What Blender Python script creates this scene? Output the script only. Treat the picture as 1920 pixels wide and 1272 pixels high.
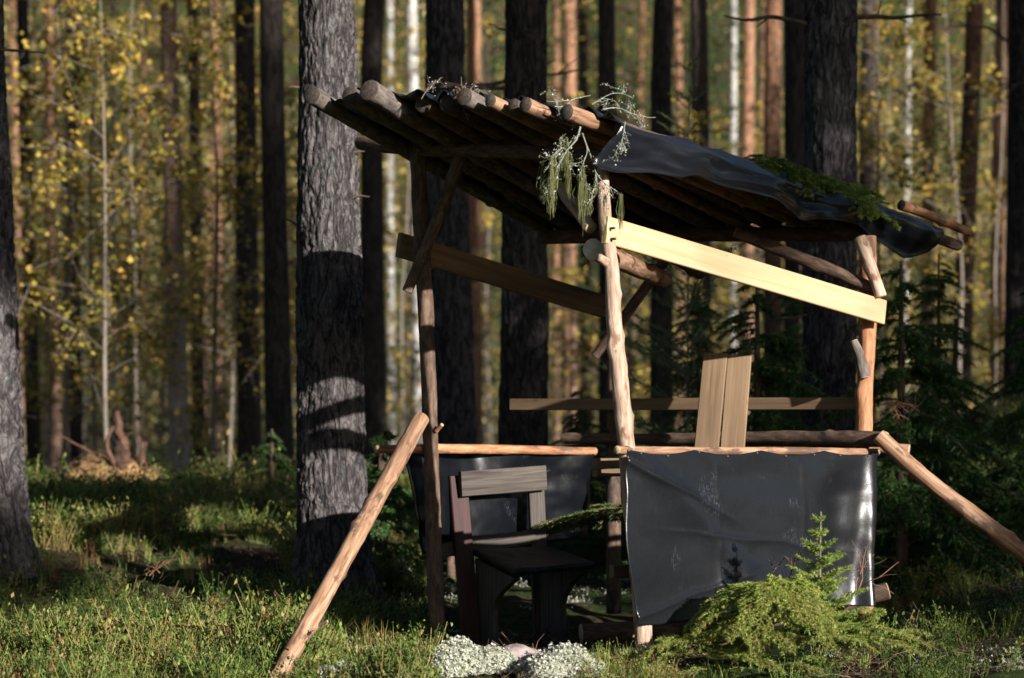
import bpy, math
import numpy as np
from mathutils import Vector

for o in list(bpy.data.objects):
    bpy.data.objects.remove(o)
SC = bpy.context.scene
COL = SC.collection
R = math.radians

# ------------------------------------------------------------------ camera, sky, sun, exposure
F = 85 / 36 * 1920            # focal length in photo pixels
CAMZ, HY = 1.0, 843.0         # eye height above the shelter floor, horizon row
cd = bpy.data.cameras.new('camera')
cam = bpy.data.objects.new('camera', cd)
COL.objects.link(cam)
cam.location = (0, 0, CAMZ)
cam.rotation_euler = (R(90), 0, 0)
cd.lens, cd.sensor_width = 85, 36
cd.shift_y = (HY - 636) / 1920
cd.clip_end = 600
cd.dof.use_dof = True
cd.dof.focus_distance = 11.4
cd.dof.aperture_fstop = 2.0
SC.camera = cam

SUN_AZ, SUN_EL = 37.0, 15.5   # degrees right of straight-behind-the-camera, elevation
w = bpy.data.worlds.new('World')
SC.world = w
w.use_nodes = True
nt = w.node_tree
sky = nt.nodes.new('ShaderNodeTexSky')
sky.sky_type = 'NISHITA'
sky.sun_disc = False
sky.ozone_density = 3.0
sky.sun_elevation = R(SUN_EL)
SD = Vector((math.sin(R(SUN_AZ)), -math.cos(R(SUN_AZ)), math.tan(R(SUN_EL)))).normalized()   # towards the sun
sky.sun_rotation = math.atan2(SD.x, SD.y)
nt.links.new(sky.outputs[0], nt.nodes['Background'].inputs[0])
nt.nodes['Background'].inputs[1].default_value = 0.05
sl = bpy.data.lights.new('sun', 'SUN')
sl.energy, sl.angle, sl.color = 5.0, R(0.53), (1.0, 0.95, 0.89)
so = bpy.data.objects.new('sun', sl)
COL.objects.link(so)
so.rotation_euler = SD.to_track_quat('Z', 'Y').to_euler()
SC.view_settings.view_transform = 'Standard'
SC.view_settings.look = 'None'
SC.view_settings.exposure = 0.97
SC.view_settings.gamma = 1.0
SC.cycles.max_bounces, SC.cycles.diffuse_bounces, SC.cycles.glossy_bounces, SC.cycles.transmission_bounces = 5, 3, 2, 3
SC.cycles.caustics_reflective = SC.cycles.caustics_refractive = False

# ------------------------------------------------------------------ numeric helpers
rng = np.random.default_rng(7)

def P(px, py, d):
    """a point at depth d on the sight line through photo pixel (px, py)"""
    return np.array([(px - 960) / F * d, d, CAMZ + (HY - py) / F * d])

def sstep(a, b, x):
    t = np.clip((np.asarray(x, float) - a) / (b - a), 0, 1)
    return t * t * (3 - 2 * t)

def _h(i, j, k, s):
    n = (i * 374761393 + j * 668265263 + k * 2147483647 + s * 974711) & 0xFFFFFFFF
    n = ((n ^ (n >> 13)) * 1274126177) & 0xFFFFFFFF
    return ((n ^ (n >> 16)) & 0xFFFFFF) / 0xFFFFFF

def vn(p, s=0):
    """smooth value noise 0..1, p is (n,3)"""
    p = np.asarray(p, float)
    i = np.floor(p).astype(np.int64)
    f = p - i
    f = f * f * (3 - 2 * f)
    r = 0
    for a in (0, 1):
        for b in (0, 1):
            for c in (0, 1):
                wgt = (f[:, 0] if a else 1 - f[:, 0]) * (f[:, 1] if b else 1 - f[:, 1]) * (f[:, 2] if c else 1 - f[:, 2])
                r = r + wgt * _h(i[:, 0] + a, i[:, 1] + b, i[:, 2] + c, s)
    return r

def fbm(p, s=0, o=3):
    r, a, t = 0, 1.0, 0
    for k in range(o):
        r = r + a * vn(np.asarray(p) * 2 ** k, s + k)
        t += a
        a *= .5
    return r / t

def unit(v):
    v = np.asarray(v, float)
    return v / (np.linalg.norm(v, axis=-1, keepdims=True) + 1e-9)

def origin(o):
    L = np.zeros(3)
    while o is not None:
        L += np.array(o.location)
        o = o.parent
    return L

def tag(o, label=None, cat=None, group=None, kind=None):
    if label: o['label'] = label
    if cat: o['category'] = cat
    if group: o['group'] = group
    if kind: o['kind'] = kind
    return o

def thing(name, label, cat, loc=(0, 0, 0), group=None):
    o = bpy.data.objects.new(name, None)
    o.empty_display_size = .1
    COL.objects.link(o)
    o.location = [float(c) for c in loc]
    return tag(o, label, cat, group)

class MB:
    """collects vertex and face blocks; build() links them as one mesh object"""
    def __init__(s):
        s.V, s.T, s.Fs, s.n, s.tint = [], [], [], 0, False
    def add(s, V, faces, mat=0, tc=None, tint=None):
        V = np.asarray(V, float).reshape(-1, 3)
        s.V.append(V)
        s.T.append(V if tc is None else tc)
        if not isinstance(faces, list): faces = [faces]
        for f in faces:
            f = np.asarray(f, int)
            t = np.zeros(len(f)) if tint is None else np.broadcast_to(tint, (len(f),))
            s.Fs.append((f + s.n, mat, t))
        if tint is not None: s.tint = True
        s.n += len(V)
        return s
    def mesh(s, name, mats, off=(0, 0, 0), smooth=True):
        V = np.concatenate(s.V) - np.asarray(off)
        me = bpy.data.meshes.new(name)
        me.vertices.add(len(V))
        me.vertices.foreach_set('co', V.astype(np.float32).ravel())
        li = np.concatenate([f.ravel() for f, _, _ in s.Fs])
        cnt = np.concatenate([np.full(len(f), f.shape[1]) for f, _, _ in s.Fs])
        me.loops.add(len(li))
        me.loops.foreach_set('vertex_index', li.astype(np.int32))
        me.polygons.add(len(cnt))
        me.polygons.foreach_set('loop_start', np.concatenate([[0], np.cumsum(cnt)[:-1]]).astype(np.int32))
        me.polygons.foreach_set('loop_total', cnt.astype(np.int32))
        me.polygons.foreach_set('material_index', np.concatenate([np.full(len(f), m) for f, m, _ in s.Fs]).astype(np.int32))
        me.polygons.foreach_set('use_smooth', np.full(len(cnt), smooth))
        a = me.attributes.new('tc', 'FLOAT_VECTOR', 'POINT')
        a.data.foreach_set('vector', np.concatenate(s.T).astype(np.float32).ravel())
        if s.tint:
            a = me.attributes.new('tint', 'FLOAT', 'FACE')
            a.data.foreach_set('value', np.concatenate([t for _, _, t in s.Fs]).astype(np.float32))
        me.update(calc_edges=True)
        for m in mats: me.materials.append(m)
        return me
    def build(s, name, mats, parent=None, smooth=True):
        if not isinstance(mats, (list, tuple)): mats = [mats]
        o = bpy.data.objects.new(name, s.mesh(name, mats, origin(parent), smooth))
        COL.objects.link(o)
        o.parent = parent
        return o

def spline(pts, n):
    """Catmull-Rom through pts, n samples"""
    p = np.asarray(pts, float)
    if len(p) == 2: return p[0] + (p[1] - p[0]) * np.linspace(0, 1, n)[:, None]
    q = np.vstack([2 * p[0] - p[1], p, 2 * p[-1] - p[-2]])
    t = np.linspace(0, len(p) - 1 - 1e-6, n)
    i = t.astype(int)
    f = (t - i)[:, None]
    a, b, c, d = q[i], q[i + 1], q[i + 2], q[i + 3]
    return .5 * (2 * b + (c - a) * f + (2 * a - 5 * b + 4 * c - d) * f ** 2 + (3 * b - a - 3 * c + d) * f ** 3)

def tube(mb, pts, rad, seg=12, n=None, rough=.06, fine=.03, seed=0, cap=1, mat=0, knots=0, tint=None):
    """a tapered, slightly lumpy stem; cap = material index of its sawn ends"""
    pts = np.asarray(pts, float)
    L = np.sum(np.linalg.norm(np.diff(pts, axis=0), axis=1))
    if n is None: n = int(np.clip(L / .035, 3, 90))
    c = spline(pts, n)
    rad = np.interp(np.linspace(0, 1, n), np.linspace(0, 1, len(np.atleast_1d(rad))), np.atleast_1d(rad))
    tg = unit(np.gradient(c, axis=0))
    up = np.array([0, 0, 1.]) if abs(tg[0, 2]) < .9 else np.array([1., 0, 0])
    a = unit(np.cross(tg, up))
    b = np.cross(tg, a)
    th = np.linspace(0, 2 * np.pi, seg, endpoint=False)
    s = np.concatenate([[0], np.cumsum(np.linalg.norm(np.diff(c, axis=0), axis=1))])
    ct, st = np.cos(th), np.sin(th)
    r0 = rad.mean()
    tc = np.stack([np.broadcast_to(ct * r0, (n, seg)), np.broadcast_to(st * r0, (n, seg)), np.broadcast_to(s[:, None], (n, seg))], -1).reshape(-1, 3)
    q = tc + seed * 3.17
    rr = np.repeat(rad, seg) * (1 + rough * 2 * (vn(q * [8, 8, 5], seed) - .5) + fine * 2 * (vn(q * [45, 45, 22], seed + 5) - .5))
    rk = np.random.default_rng(seed + 99)
    for _ in range(knots):
        ks, kt = rk.uniform(.1, .9) * s[-1], rk.uniform(0, 6.28)
        dd = ((tc[:, 2] - ks) / .022) ** 2 + ((np.angle(np.exp(1j * (np.tile(th, n) - kt)))) / .5) ** 2
        rr += r0 * .45 * np.exp(-dd)
    V = np.repeat(c, seg, 0) + rr[:, None] * (np.tile(ct, n)[:, None] * np.repeat(a, seg, 0) + np.tile(st, n)[:, None] * np.repeat(b, seg, 0))
    i, j = np.meshgrid(np.arange(n - 1), np.arange(seg), indexing='ij')
    k = (j + 1) % seg
    Fq = np.stack([i * seg + j, i * seg + k, (i + 1) * seg + k, (i + 1) * seg + j], -1).reshape(-1, 4)
    mb.add(V, Fq, mat, tc + [seed * 1.3, 0, 0], tint)
    if cap is not None:
        for e, sg in ((0, -1), (n - 1, 1)):
            ring = V[e * seg:(e + 1) * seg]
            ctr = ring.mean(0)
            VV = np.vstack([ring, ctr + (ring - ctr) * .9 + tg[e] * sg * .004, [ctr + tg[e] * sg * .003]])
            jj = np.arange(seg)
            kk = (jj + 1) % seg
            f4 = np.stack([jj, kk, seg + kk, seg + jj], -1)
            f3 = np.stack([seg + jj, seg + kk, np.full(seg, 2 * seg)], -1)
            if sg < 0: f4, f3 = f4[:, ::-1], f3[:, ::-1]
            tcc = np.vstack([np.c_[ct, st, ct * 0] * r0, np.c_[ct, st, ct * 0] * r0 * .9, [[0, 0, 0]]])
            mb.add(VV, [f4, f3], cap, tcc, tint)
    return mb

def board(mb, p0, p1, wid, thick, wdir, seed=0, n=14, mat=0, cup=.004):
    """a sawn plank from p0 to p1, width along wdir; edges eased, faintly bowed"""
    p0, p1 = np.asarray(p0, float), np.asarray(p1, float)
    ax = unit(p1 - p0)
    wd = unit(np.asarray(wdir, float) - ax * np.dot(wdir, ax))
    td = np.cross(ax, wd)
    L = np.linalg.norm(p1 - p0)
    e = min(.004, thick * .2)
    hw, ht = wid / 2, thick / 2
    prof = np.array([(-hw + e, -ht), (hw - e, -ht), (hw, -ht + e), (hw, ht - e), (hw - e, ht), (-hw + e, ht), (-hw, ht - e), (-hw, -ht + e)])
    m = len(prof)
    s = np.linspace(0, L, n)
    bow = cup * np.sin(s / L * np.pi + seed) + .0015 * (vn(np.c_[s * 9, s * 0, s * 0 + seed], seed) - .5)
    V = (p0 + s[:, None] * ax)[:, None, :] + prof[None, :, 0, None] * wd + (prof[None, :, 1] + bow[:, None])[..., None] * td
    tc = np.stack([np.broadcast_to(prof[:, 0], (n, m)), np.broadcast_to(prof[:, 1], (n, m)), np.broadcast_to(s[:, None], (n, m))], -1).reshape(-1, 3) + [seed * .37, seed * .21, 0]
    i, j = np.meshgrid(np.arange(n - 1), np.arange(m), indexing='ij')
    k = (j + 1) % m
    Fq = np.stack([i * m + j, i * m + k, (i + 1) * m + k, (i + 1) * m + j], -1).reshape(-1, 4)
    mb.add(V.reshape(-1, 3), [Fq, np.arange(m)[None, ::-1], (np.arange(m) + (n - 1) * m)[None]], mat, tc)
    return mb

# ------------------------------------------------------------------ materials
def new_mat(name):
    m = bpy.data.materials.new(name)
    m.use_nodes = True
    t = m.node_tree
    return m, t, t.nodes['Principled BSDF']

def nd(t, typ, **kw):
    n = t.nodes.new(typ)
    for k, v in kw.items():
        if k.startswith('i_'): n.inputs[k[2:].replace('_', ' ')].default_value = v
        else: setattr(n, k, v)
    return n

def ramp(t, fac, stops):
    r = nd(t, 'ShaderNodeValToRGB')
    e = r.color_ramp.elements
    while len(e) < len(stops): e.new(.5)
    for x, (p, c) in zip(e, stops):
        x.position = p
        x.color = (*c, 1)
    t.links.new(fac, r.inputs[0])
    return r.outputs[0]

def coords(t, scale):
    a = nd(t, 'ShaderNodeAttribute', attribute_name='tc')
    mp = nd(t, 'ShaderNodeMapping')
    mp.inputs['Scale'].default_value = scale
    t.links.new(a.outputs['Vector'], mp.inputs['Vector'])
    return mp.outputs[0]

def noise(t, vec, sc=1, det=4, rough=.6, dist=0):
    n = nd(t, 'ShaderNodeTexNoise')
    n.inputs['Scale'].default_value = sc
    n.inputs['Detail'].default_value = det
    n.inputs['Roughness'].default_value = rough
    n.inputs['Distortion'].default_value = dist
    t.links.new(vec, n.inputs['Vector'])
    return n.outputs['Fac']

def mixc(t, fac, a, b, mode='MIX'):
    m = nd(t, 'ShaderNodeMix', data_type='RGBA', blend_type=mode)
    for s, v in ((m.inputs[0], fac), (m.inputs[6], a), (m.inputs[7], b)):
        if hasattr(v, 'links'): t.links.new(v, s)
        else: s.default_value = v if not isinstance(v, tuple) else (*v, 1)
    return m.outputs[2]

def bump(t, b, h, strength, dist=.01):
    n = nd(t, 'ShaderNodeBump')
    n.inputs['Strength'].default_value = strength
    n.inputs['Distance'].default_value = dist
    t.links.new(h, n.inputs['Height'])
    t.links.new(n.outputs[0], b.inputs['Normal'])

def wood(name, stops, sc=(40, 40, 4), rough=.75, bmp=.5, patch=None, psc=9, plo=.55, phi=.62, spec=.25):
    """fibre running along the piece; patch = a second colour in blotches (bark left on, lichen)"""
    m, t, b = new_mat(name)
    v = coords(t, sc)
    n1 = noise(t, v, 1, 5, .65, .4)
    c = ramp(t, n1, stops)
    h = n1
    if patch:
        n2 = noise(t, coords(t, (psc, psc, psc * .45)), 1, 5, .65)
        c = mixc(t, ramp(t, n2, [(plo, (0, 0, 0)), (phi, (1, 1, 1))]), c, patch)
    n3 = noise(t, coords(t, (3, 3, 1.2)), 1, 3)
    c = mixc(t, .6, c, ramp(t, n3, [(.3, (.55, .55, .55)), (.7, (1.25, 1.25, 1.25))]), 'MULTIPLY')
    t.links.new(c, b.inputs['Base Color'])
    b.inputs['Roughness'].default_value = rough
    b.inputs['Specular IOR Level'].default_value = spec
    bump(t, b, h, bmp, .006)
    return m

def bark(name, low, high, z0, z1, dark=(.012, .011, .012), lichen=(.16, .19, .17), lich=.62, ridge=1.0):
    """plated pine bark; the plates turn from grey to orange up the stem"""
    m, t, b = new_mat(name)
    cr = []
    for sc_, lo, hi in (((19, 19, 4.2), .0, .075), ((62, 62, 17), .0, .05)):
        n_ = noise(t, coords(t, sc_), 1, 3, .55, .6)
        d1 = nd(t, 'ShaderNodeMath', operation='SUBTRACT')
        d1.inputs[1].default_value = .5
        t.links.new(n_, d1.inputs[0])
        d2 = nd(t, 'ShaderNodeMath', operation='ABSOLUTE')
        t.links.new(d1.outputs[0], d2.inputs[0])
        cr.append(ramp(t, d2.outputs[0], [(lo, (.12, .12, .12)), (hi, (1, 1, 1))]))
    crack = mixc(t, 1.0, cr[0], mixc(t, .5, cr[1], (1, 1, 1)), 'MULTIPLY')
    n1 = noise(t, coords(t, (70, 70, 24)), 1, 6, .7)
    sp = nd(t, 'ShaderNodeSeparateXYZ')
    t.links.new(coords(t, (1, 1, 1)), sp.inputs[0])
    mr = nd(t, 'ShaderNodeMapRange')
    mr.inputs[1].default_value, mr.inputs[2].default_value = z0, z1
    t.links.new(sp.outputs['Z'], mr.inputs[0])
    cl = ramp(t, n1, [(.3, tuple(.5 * x for x in low)), (.55, low), (.75, tuple(min(1, 1.5 * x) for x in low))])
    ch = ramp(t, n1, [(.3, tuple(.6 * x for x in high)), (.55, high), (.75, tuple(min(1, 1.3 * x) for x in high))])
    c = mixc(t, mr.outputs[0], cl, ch)
    nl = noise(t, coords(t, (9, 9, 6)), 1, 7, .75)
    c = mixc(t, ramp(t, nl, [(lich, (0, 0, 0)), (lich + .08, (1, 1, 1))]), c, lichen)
    c = mixc(t, crack, dark, c)
    t.links.new(c, b.inputs['Base Color'])
    b.inputs['Roughness'].default_value = .9
    b.inputs['Specular IOR Level'].default_value = .15
    hh = mixc(t, .35, crack, n1)
    bump(t, b, hh, ridge, .02)
    return m

def leafy(name, stops, trans=.35, rough=.55):
    m, t, b = new_mat(name)
    a = nd(t, 'ShaderNodeAttribute', attribute_name='tint')
    c = ramp(t, a.outputs['Fac'], stops)
    t.links.new(c, b.inputs['Base Color'])
    b.inputs['Roughness'].default_value = rough
    b.inputs['Specular IOR Level'].default_value = .3
    tr = nd(t, 'ShaderNodeBsdfTranslucent')
    t.links.new(c, tr.inputs[0])
    mx = nd(t, 'ShaderNodeMixShader')
    mx.inputs[0].default_value = trans
    t.links.new(b.outputs[0], mx.inputs[1])
    t.links.new(tr.outputs[0], mx.inputs[2])
    t.links.new(mx.outputs[0], t.nodes['Material Output'].inputs[0])
    return m

def plastic(name, base, dust, rough, bmp=.3, scratch=True):
    m, t, b = new_mat(name)
    n1 = noise(t, coords(t, (2.2, 2.2, 2.2)), 1, 6, .7)
    n2 = noise(t, coords(t, (30, 30, 6)), 1, 5, .75, 1.5)
    d = ramp(t, n1, [(.3, (.18, .18, .18)), (.75, (.42, .42, .42))])
    c = mixc(t, d, base, dust)
    if scratch:
        s = ramp(t, n2, [(.64, (0, 0, 0)), (.76, (.5, .5, .5))])
        c = mixc(t, s, c, tuple(min(1, x * 3) for x in dust))
        n4 = noise(t, coords(t, (5, 5, 5)), 1, 2)
        n5 = noise(t, coords(t, (90, 90, 28)), 1, 4, .8, 2)
        sc2 = mixc(t, 1.0, ramp(t, n4, [(.6, (0, 0, 0)), (.68, (1, 1, 1))]), ramp(t, n5, [(.56, (0, 0, 0)), (.64, (1, 1, 1))]), 'MULTIPLY')
        c = mixc(t, sc2, c, (.085, .09, .1))
    t.links.new(c, b.inputs['Base Color'])
    rr = ramp(t, n2, [(.3, (rough * .92,) * 3), (.7, (min(1, rough * 1.15),) * 3)])
    t.links.new(rr, b.inputs['Roughness'])
    b.inputs['Specular IOR Level'].default_value = .4
    bump(t, b, noise(t, coords(t, (12, 12, 12)), 1, 4, .6), bmp, .006)
    return m

M = {}
M['pole'] = wood('peeled pole', [(.3, (.15, .075, .04)), (.5, (.34, .19, .11)), (.72, (.52, .36, .25))], (55, 55, 5), .7, .5, (.13, .075, .05), 11, .52, .6)
M['pole_pink'] = wood('pale pine pole', [(.3, (.24, .14, .09)), (.5, (.46, .32, .23)), (.72, (.6, .48, .38))], (60, 60, 8), .7, .6, (.22, .12, .075), 16, .56, .64)
M['pole_orange'] = wood('orange pine pole', [(.3, (.2, .085, .04)), (.5, (.42, .19, .09)), (.72, (.55, .33, .2))], (50, 50, 10), .75, .6, (.16, .1, .075), 10, .55, .62)
M['pole_dark'] = wood('dark barked pole', [(.3, (.05, .03, .022)), (.5, (.12, .075, .052)), (.72, (.22, .15, .11))], (45, 45, 12), .85, .7, (.06, .045, .04), 12, .55, .62)
M['pole_grey'] = wood('grey barked log', [(.3, (.06, .05, .043)), (.5, (.15, .122, .105)), (.72, (.27, .23, .2))], (45, 45, 14), .85, .7, (.26, .29, .25), 13, .6, .66)
M['cut'] = wood('sawn log end', [(.3, (.3, .2, .12)), (.5, (.46, .33, .2)), (.72, (.56, .43, .29))], (60, 60, 60), .8, .3)
M['cut_old'] = wood('weathered log end', [(.3, (.03, .023, .018)), (.5, (.065, .05, .04)), (.72, (.12, .095, .078))], (60, 60, 60), .85, .4)
M['cut_white'] = wood('fresh white log end', [(.3, (.6, .52, .42)), (.6, (.78, .72, .62))], (40, 40, 40), .7, .2)
M['plank'] = wood('fresh sawn plank', [(.3, (.48, .29, .15)), (.5, (.55, .36, .2)), (.7, (.6, .42, .26))], (30, 30, 1.1), .6, .1, (.34, .18, .09), 15, .66, .7, spec=.3)
M['plank_old_shaded'] = wood('worn shaded plank', [(.3, (.13, .083, .047)), (.5, (.19, .125, .072)), (.7, (.24, .165, .098))], (34, 34, 1.3), .7, .2, (.1, .062, .04), 12, .62, .7)  # worn wood, darkened further to put shade on the upright planks
M['grey_board_shaded'] = wood('grey weathered shaded board', [(.3, (.038, .031, .026)), (.5, (.082, .068, .057)), (.7, (.135, .115, .1))], (60, 60, 2.5), .8, .5)  # weathered tone darkened further in place of shade on the chair
M['maroon'] = wood('maroon painted board', [(.3, (.03, .013, .012)), (.6, (.055, .022, .019))], (40, 40, 3), .6, .25)
M['seat'] = wood('black worn seat', [(.3, (.008, .008, .01)), (.6, (.022, .022, .026)), (.8, (.06, .06, .06))], (30, 30, 30), .55, .4)
M['tarp'] = plastic('black plastic sheet', (.006, .0065, .008), (.017, .0185, .022), .27)
M['tarp_roof'] = plastic('black roofing sheet', (.006, .007, .010), (.02, .022, .027), .24, .6, False)
M['bark_near'] = bark('pine bark grey plates', (.135, .119, .118), (.15, .122, .112), 3, 9, lich=.6)
M['bark_dark'] = bark('pine bark shaded', (.095, .078, .07), (.13, .09, .07), 3, 9, lich=.64)  # shade on the dark trunks put into a darker bark colour
M['bark_brown'] = bark('pine bark brown', (.15, .10, .075), (.34, .17, .09), 1.5, 7, lich=.68, ridge=.7)
M['bark_orange'] = bark('pine bark orange', (.25, .17, .135), (.44, .235, .14), 0, 5, (.05, .03, .02), lich=.7, ridge=.5)
M['bark_sunlit_foot'] = bark('pine bark sunlit foot', (.46, .40, .37), (.15, .085, .055), .9, 2.9, (.2, .16, .14), lich=.75, ridge=.3)  # sunlit foot and shaded upper stem put into the bark colour
M['bark_birch'] = bark('birch bark', (.5, .48, .44), (.68, .66, .62), 0, 3, (.05, .045, .04), (.3, .32, .27), .66, .3)
M['twig'] = wood('dry twig', [(.3, (.1, .08, .065)), (.6, (.24, .2, .165))], (60, 60, 20), .85, .3)
M['twig_red'] = wood('reddish twig', [(.3, (.17, .075, .04)), (.6, (.32, .17, .1))], (60, 60, 20), .8, .3)
M['lichen_twig'] = wood('lichen crusted twig', [(.3, (.12, .13, .1)), (.6, (.29, .32, .25))], (60, 60, 40), .9, .4)
M['root'] = wood('root wood', [(.3, (.05, .025, .015)), (.5, (.12, .062, .04)), (.75, (.2, .12, .08))], (40, 40, 12), .9, 1, (.05, .03, .02), 14, .5, .6)
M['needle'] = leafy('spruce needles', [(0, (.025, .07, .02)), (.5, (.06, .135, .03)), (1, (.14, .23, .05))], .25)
M['needle_lit'] = leafy('sunlit spruce needles', [(0, (.07, .14, .025)), (.5, (.22, .32, .055)), (1, (.45, .5, .12))], .3)  # brighter copy of the spruce needles, sunlight put into the colour
M['needle_pine'] = leafy('pine needles', [(0, (.02, .045, .015)), (1, (.06, .10, .03))], .2)
M['birch_leaf'] = leafy('autumn birch leaves', [(0, (.07, .1, .025)), (.25, (.26, .26, .05)), (.5, (.58, .43, .08)), (.8, (.76, .52, .11)), (1, (.68, .38, .1))], .42)
M['far_leaf'] = leafy('distant autumn foliage', [(0, (.022, .05, .03)), (.25, (.06, .11, .05)), (.42, (.14, .14, .045)), (.6, (.42, .31, .075)), (.82, (.72, .5, .12)), (1, (.62, .54, .27))], .4)
M['berry'] = leafy('bilberry and grass', [(0, (.03, .018, .010)), (.12, (.02, .035, .012)), (.35, (.055, .10, .022)), (.6, (.14, .22, .045)), (.84, (.29, .33, .07)), (.94, (.34, .28, .1)), (1, (.27, .12, .06))], .35)
M['lichen'] = leafy('reindeer lichen', [(0, (.3, .31, .23)), (.5, (.56, .57, .46)), (1, (.74, .74, .63))], .15, .9)
M['beard'] = leafy('beard lichen', [(0, (.12, .13, .04)), (1, (.3, .31, .14))], .3, .9)
M['litter'] = leafy('brown litter', [(0, (.04, .025, .018)), (.5, (.12, .075, .045)), (1, (.27, .19, .12))], .2, .9)

def ground_mat():
    m, t, b = new_mat('forest floor')
    n1 = noise(t, coords(t, (1.3, 1.3, 1.3)), 1, 6, .65)
    n2 = noise(t, coords(t, (22, 22, 22)), 1, 6, .75)
    c1 = ramp(t, n2, [(.3, (.010, .018, .006)), (.5, (.035, .055, .014)), (.7, (.09, .11, .03))])
    c2 = ramp(t, n2, [(.3, (.02, .013, .008)), (.5, (.06, .038, .022)), (.7, (.14, .09, .055))])
    c = mixc(t, ramp(t, n1, [(.45, (0, 0, 0)), (.58, (1, 1, 1))]), c1, c2)
    t.links.new(c, b.inputs['Base Color'])
    b.inputs['Roughness'].default_value = .95
    b.inputs['Specular IOR Level'].default_value = .1
    bump(t, b, n2, 1, .05)
    return m
M['ground'] = ground_mat()

# ------------------------------------------------------------------ the ground
def H(x, y):
    x, y = np.asarray(x, float), np.asarray(y, float)
    z = .30 * sstep(12.8, 19, y)
    z = z + .26 * sstep(-.2, -1.7, x) * sstep(11.5, 15.5, y)
    z = z + .95 * sstep(1.9, 4.2, x) * sstep(11.2, 18, y) * (1 - .6 * sstep(20, 30, y))
    z = z + .12 * np.exp(-((x + 2.4) ** 2 / .8 + (y - 16.8) ** 2 / 1.5))
    z = z - .05 * sstep(11, 9, y) - .09 * sstep(12.2, 10.7, y) * sstep(.1, -.7, x)
    p = np.c_[np.ravel(x), np.ravel(y), np.zeros(x.size)]
    amp = 1 - .75 * np.exp(-(((x - .6) / 1.2) ** 2 + ((y - 12) / 1.3) ** 2))
    z = z + amp * ((fbm(p * .9, 3, 3) - .5) * .24 + (fbm(p * 3.4, 9, 2) - .5) * .15).reshape(x.shape)
    z = z + 34 * sstep(62, 140, y) + (fbm(p * .06, 21, 2).reshape(x.shape) - .5) * 2.2 * sstep(24, 60, y)
    return z

def spread(lo, hi, a, b, fine, grow=1.16):
    v = list(np.arange(a, b, fine))
    s = fine
    while v[-1] < hi:
        s *= grow
        v.append(v[-1] + s)
    s = fine
    while v[0] > lo:
        s *= grow
        v.insert(0, v[0] - s)
    return np.array(v)

gx, gy = spread(-160, 160, -4, 5, .06), spread(-90, 190, 9.5, 20, .07)
X, Y = np.meshgrid(gx, gy, indexing='ij')
n0, n1 = X.shape
i, j = np.meshgrid(np.arange(n0 - 1), np.arange(n1 - 1), indexing='ij')
mb = MB()
mb.add(np.c_[X.ravel(), Y.ravel(), H(X, Y).ravel()], np.stack([i * n1 + j, (i + 1) * n1 + j, (i + 1) * n1 + j + 1, i * n1 + j + 1], -1).reshape(-1, 4))
tag(mb.build('ground', M['ground']), kind='structure')

def hz(x, y): return float(H(np.array([x]), np.array([y]))[0])
# ------------------------------------------------------------------ foliage primitives
def frame(d):
    d = unit(d)
    up = np.where(np.abs(d[..., 2:3]) > .9, np.array([1., 0, 0]), np.array([0, 0, 1.]))
    a = unit(np.cross(d, up))
    return d, a, np.cross(d, a)

def needles(mb, S0, S1, per_m, ln, wd, mat=1, tint=(0, 1), r=rng, lean=.9):
    """thin needle triangles all round each twig S0 -> S1"""
    S0, S1 = np.asarray(S0, float), np.asarray(S1, float)
    L = np.linalg.norm(S1 - S0, axis=1)
    k = np.maximum(1, (L * per_m).astype(int))
    idx = np.repeat(np.arange(len(S0)), k)
    t = r.random(len(idx))[:, None]
    d, a, b = frame(S1 - S0)
    an = r.uniform(0, 6.283, len(idx))[:, None]
    p = S0[idx] + (S1 - S0)[idx] * t
    rad = np.cos(an) * a[idx] + np.sin(an) * b[idx]
    nd_ = unit(rad + d[idx] * lean + r.normal(0, .15, (len(idx), 3)))
    side = unit(np.cross(nd_, d[idx] + r.normal(0, .3, (len(idx), 3)))) * wd / 2
    tip = p + nd_ * ln * r.uniform(.75, 1.2, (len(idx), 1))
    V = np.stack([p - side, p + side, tip], 1).reshape(-1, 3)
    tt = np.repeat(r.uniform(tint[0], tint[1], len(S0)), k) + r.normal(0, .1, len(idx))
    mb.add(V, np.arange(len(V)).reshape(-1, 3), mat, tint=np.clip(tt, 0, 1))

def leaves(mb, C, size, mat=1, tint=None, r=rng, flat=.0, asp=.75):
    """folded diamond leaves at points C"""
    n = len(C)
    d = unit(r.normal(0, 1, (n, 3)) * [1, 1, 1 - flat])
    d, a, b = frame(d)
    s = (size * r.uniform(.65, 1.3, n))[:, None]
    V = np.stack([C - d * s * .5, C + a * s * asp * .5 + b * s * .1, C + d * s * .5, C - a * s * asp * .5 + b * s * .1], 1).reshape(-1, 3)
    mb.add(V, np.arange(4 * n).reshape(-1, 4), mat, tint=tint)

def sticks(mb, S0, S1, r0, r1, mat=0, tint=None):
    """many thin three-sided twigs"""
    S0, S1 = np.asarray(S0, float), np.asarray(S1, float)
    n = len(S0)
    d, a, b = frame(S1 - S0)
    th = np.array([0, 2.094, 4.189])
    o = np.cos(th)[None, :, None] * a[:, None] + np.sin(th)[None, :, None] * b[:, None]
    r0, r1 = np.broadcast_to(r0, (n,)), np.broadcast_to(r1, (n,))
    V = np.concatenate([S0[:, None] + o * r0[:, None, None], S1[:, None] + o * r1[:, None, None]], 1).reshape(-1, 3)
    q = np.array([[0, 1, 4, 3], [1, 2, 5, 4], [2, 0, 3, 5]])
    mb.add(V, (np.arange(n)[:, None, None] * 6 + q).reshape(-1, 4), mat, tint=tint)

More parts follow.
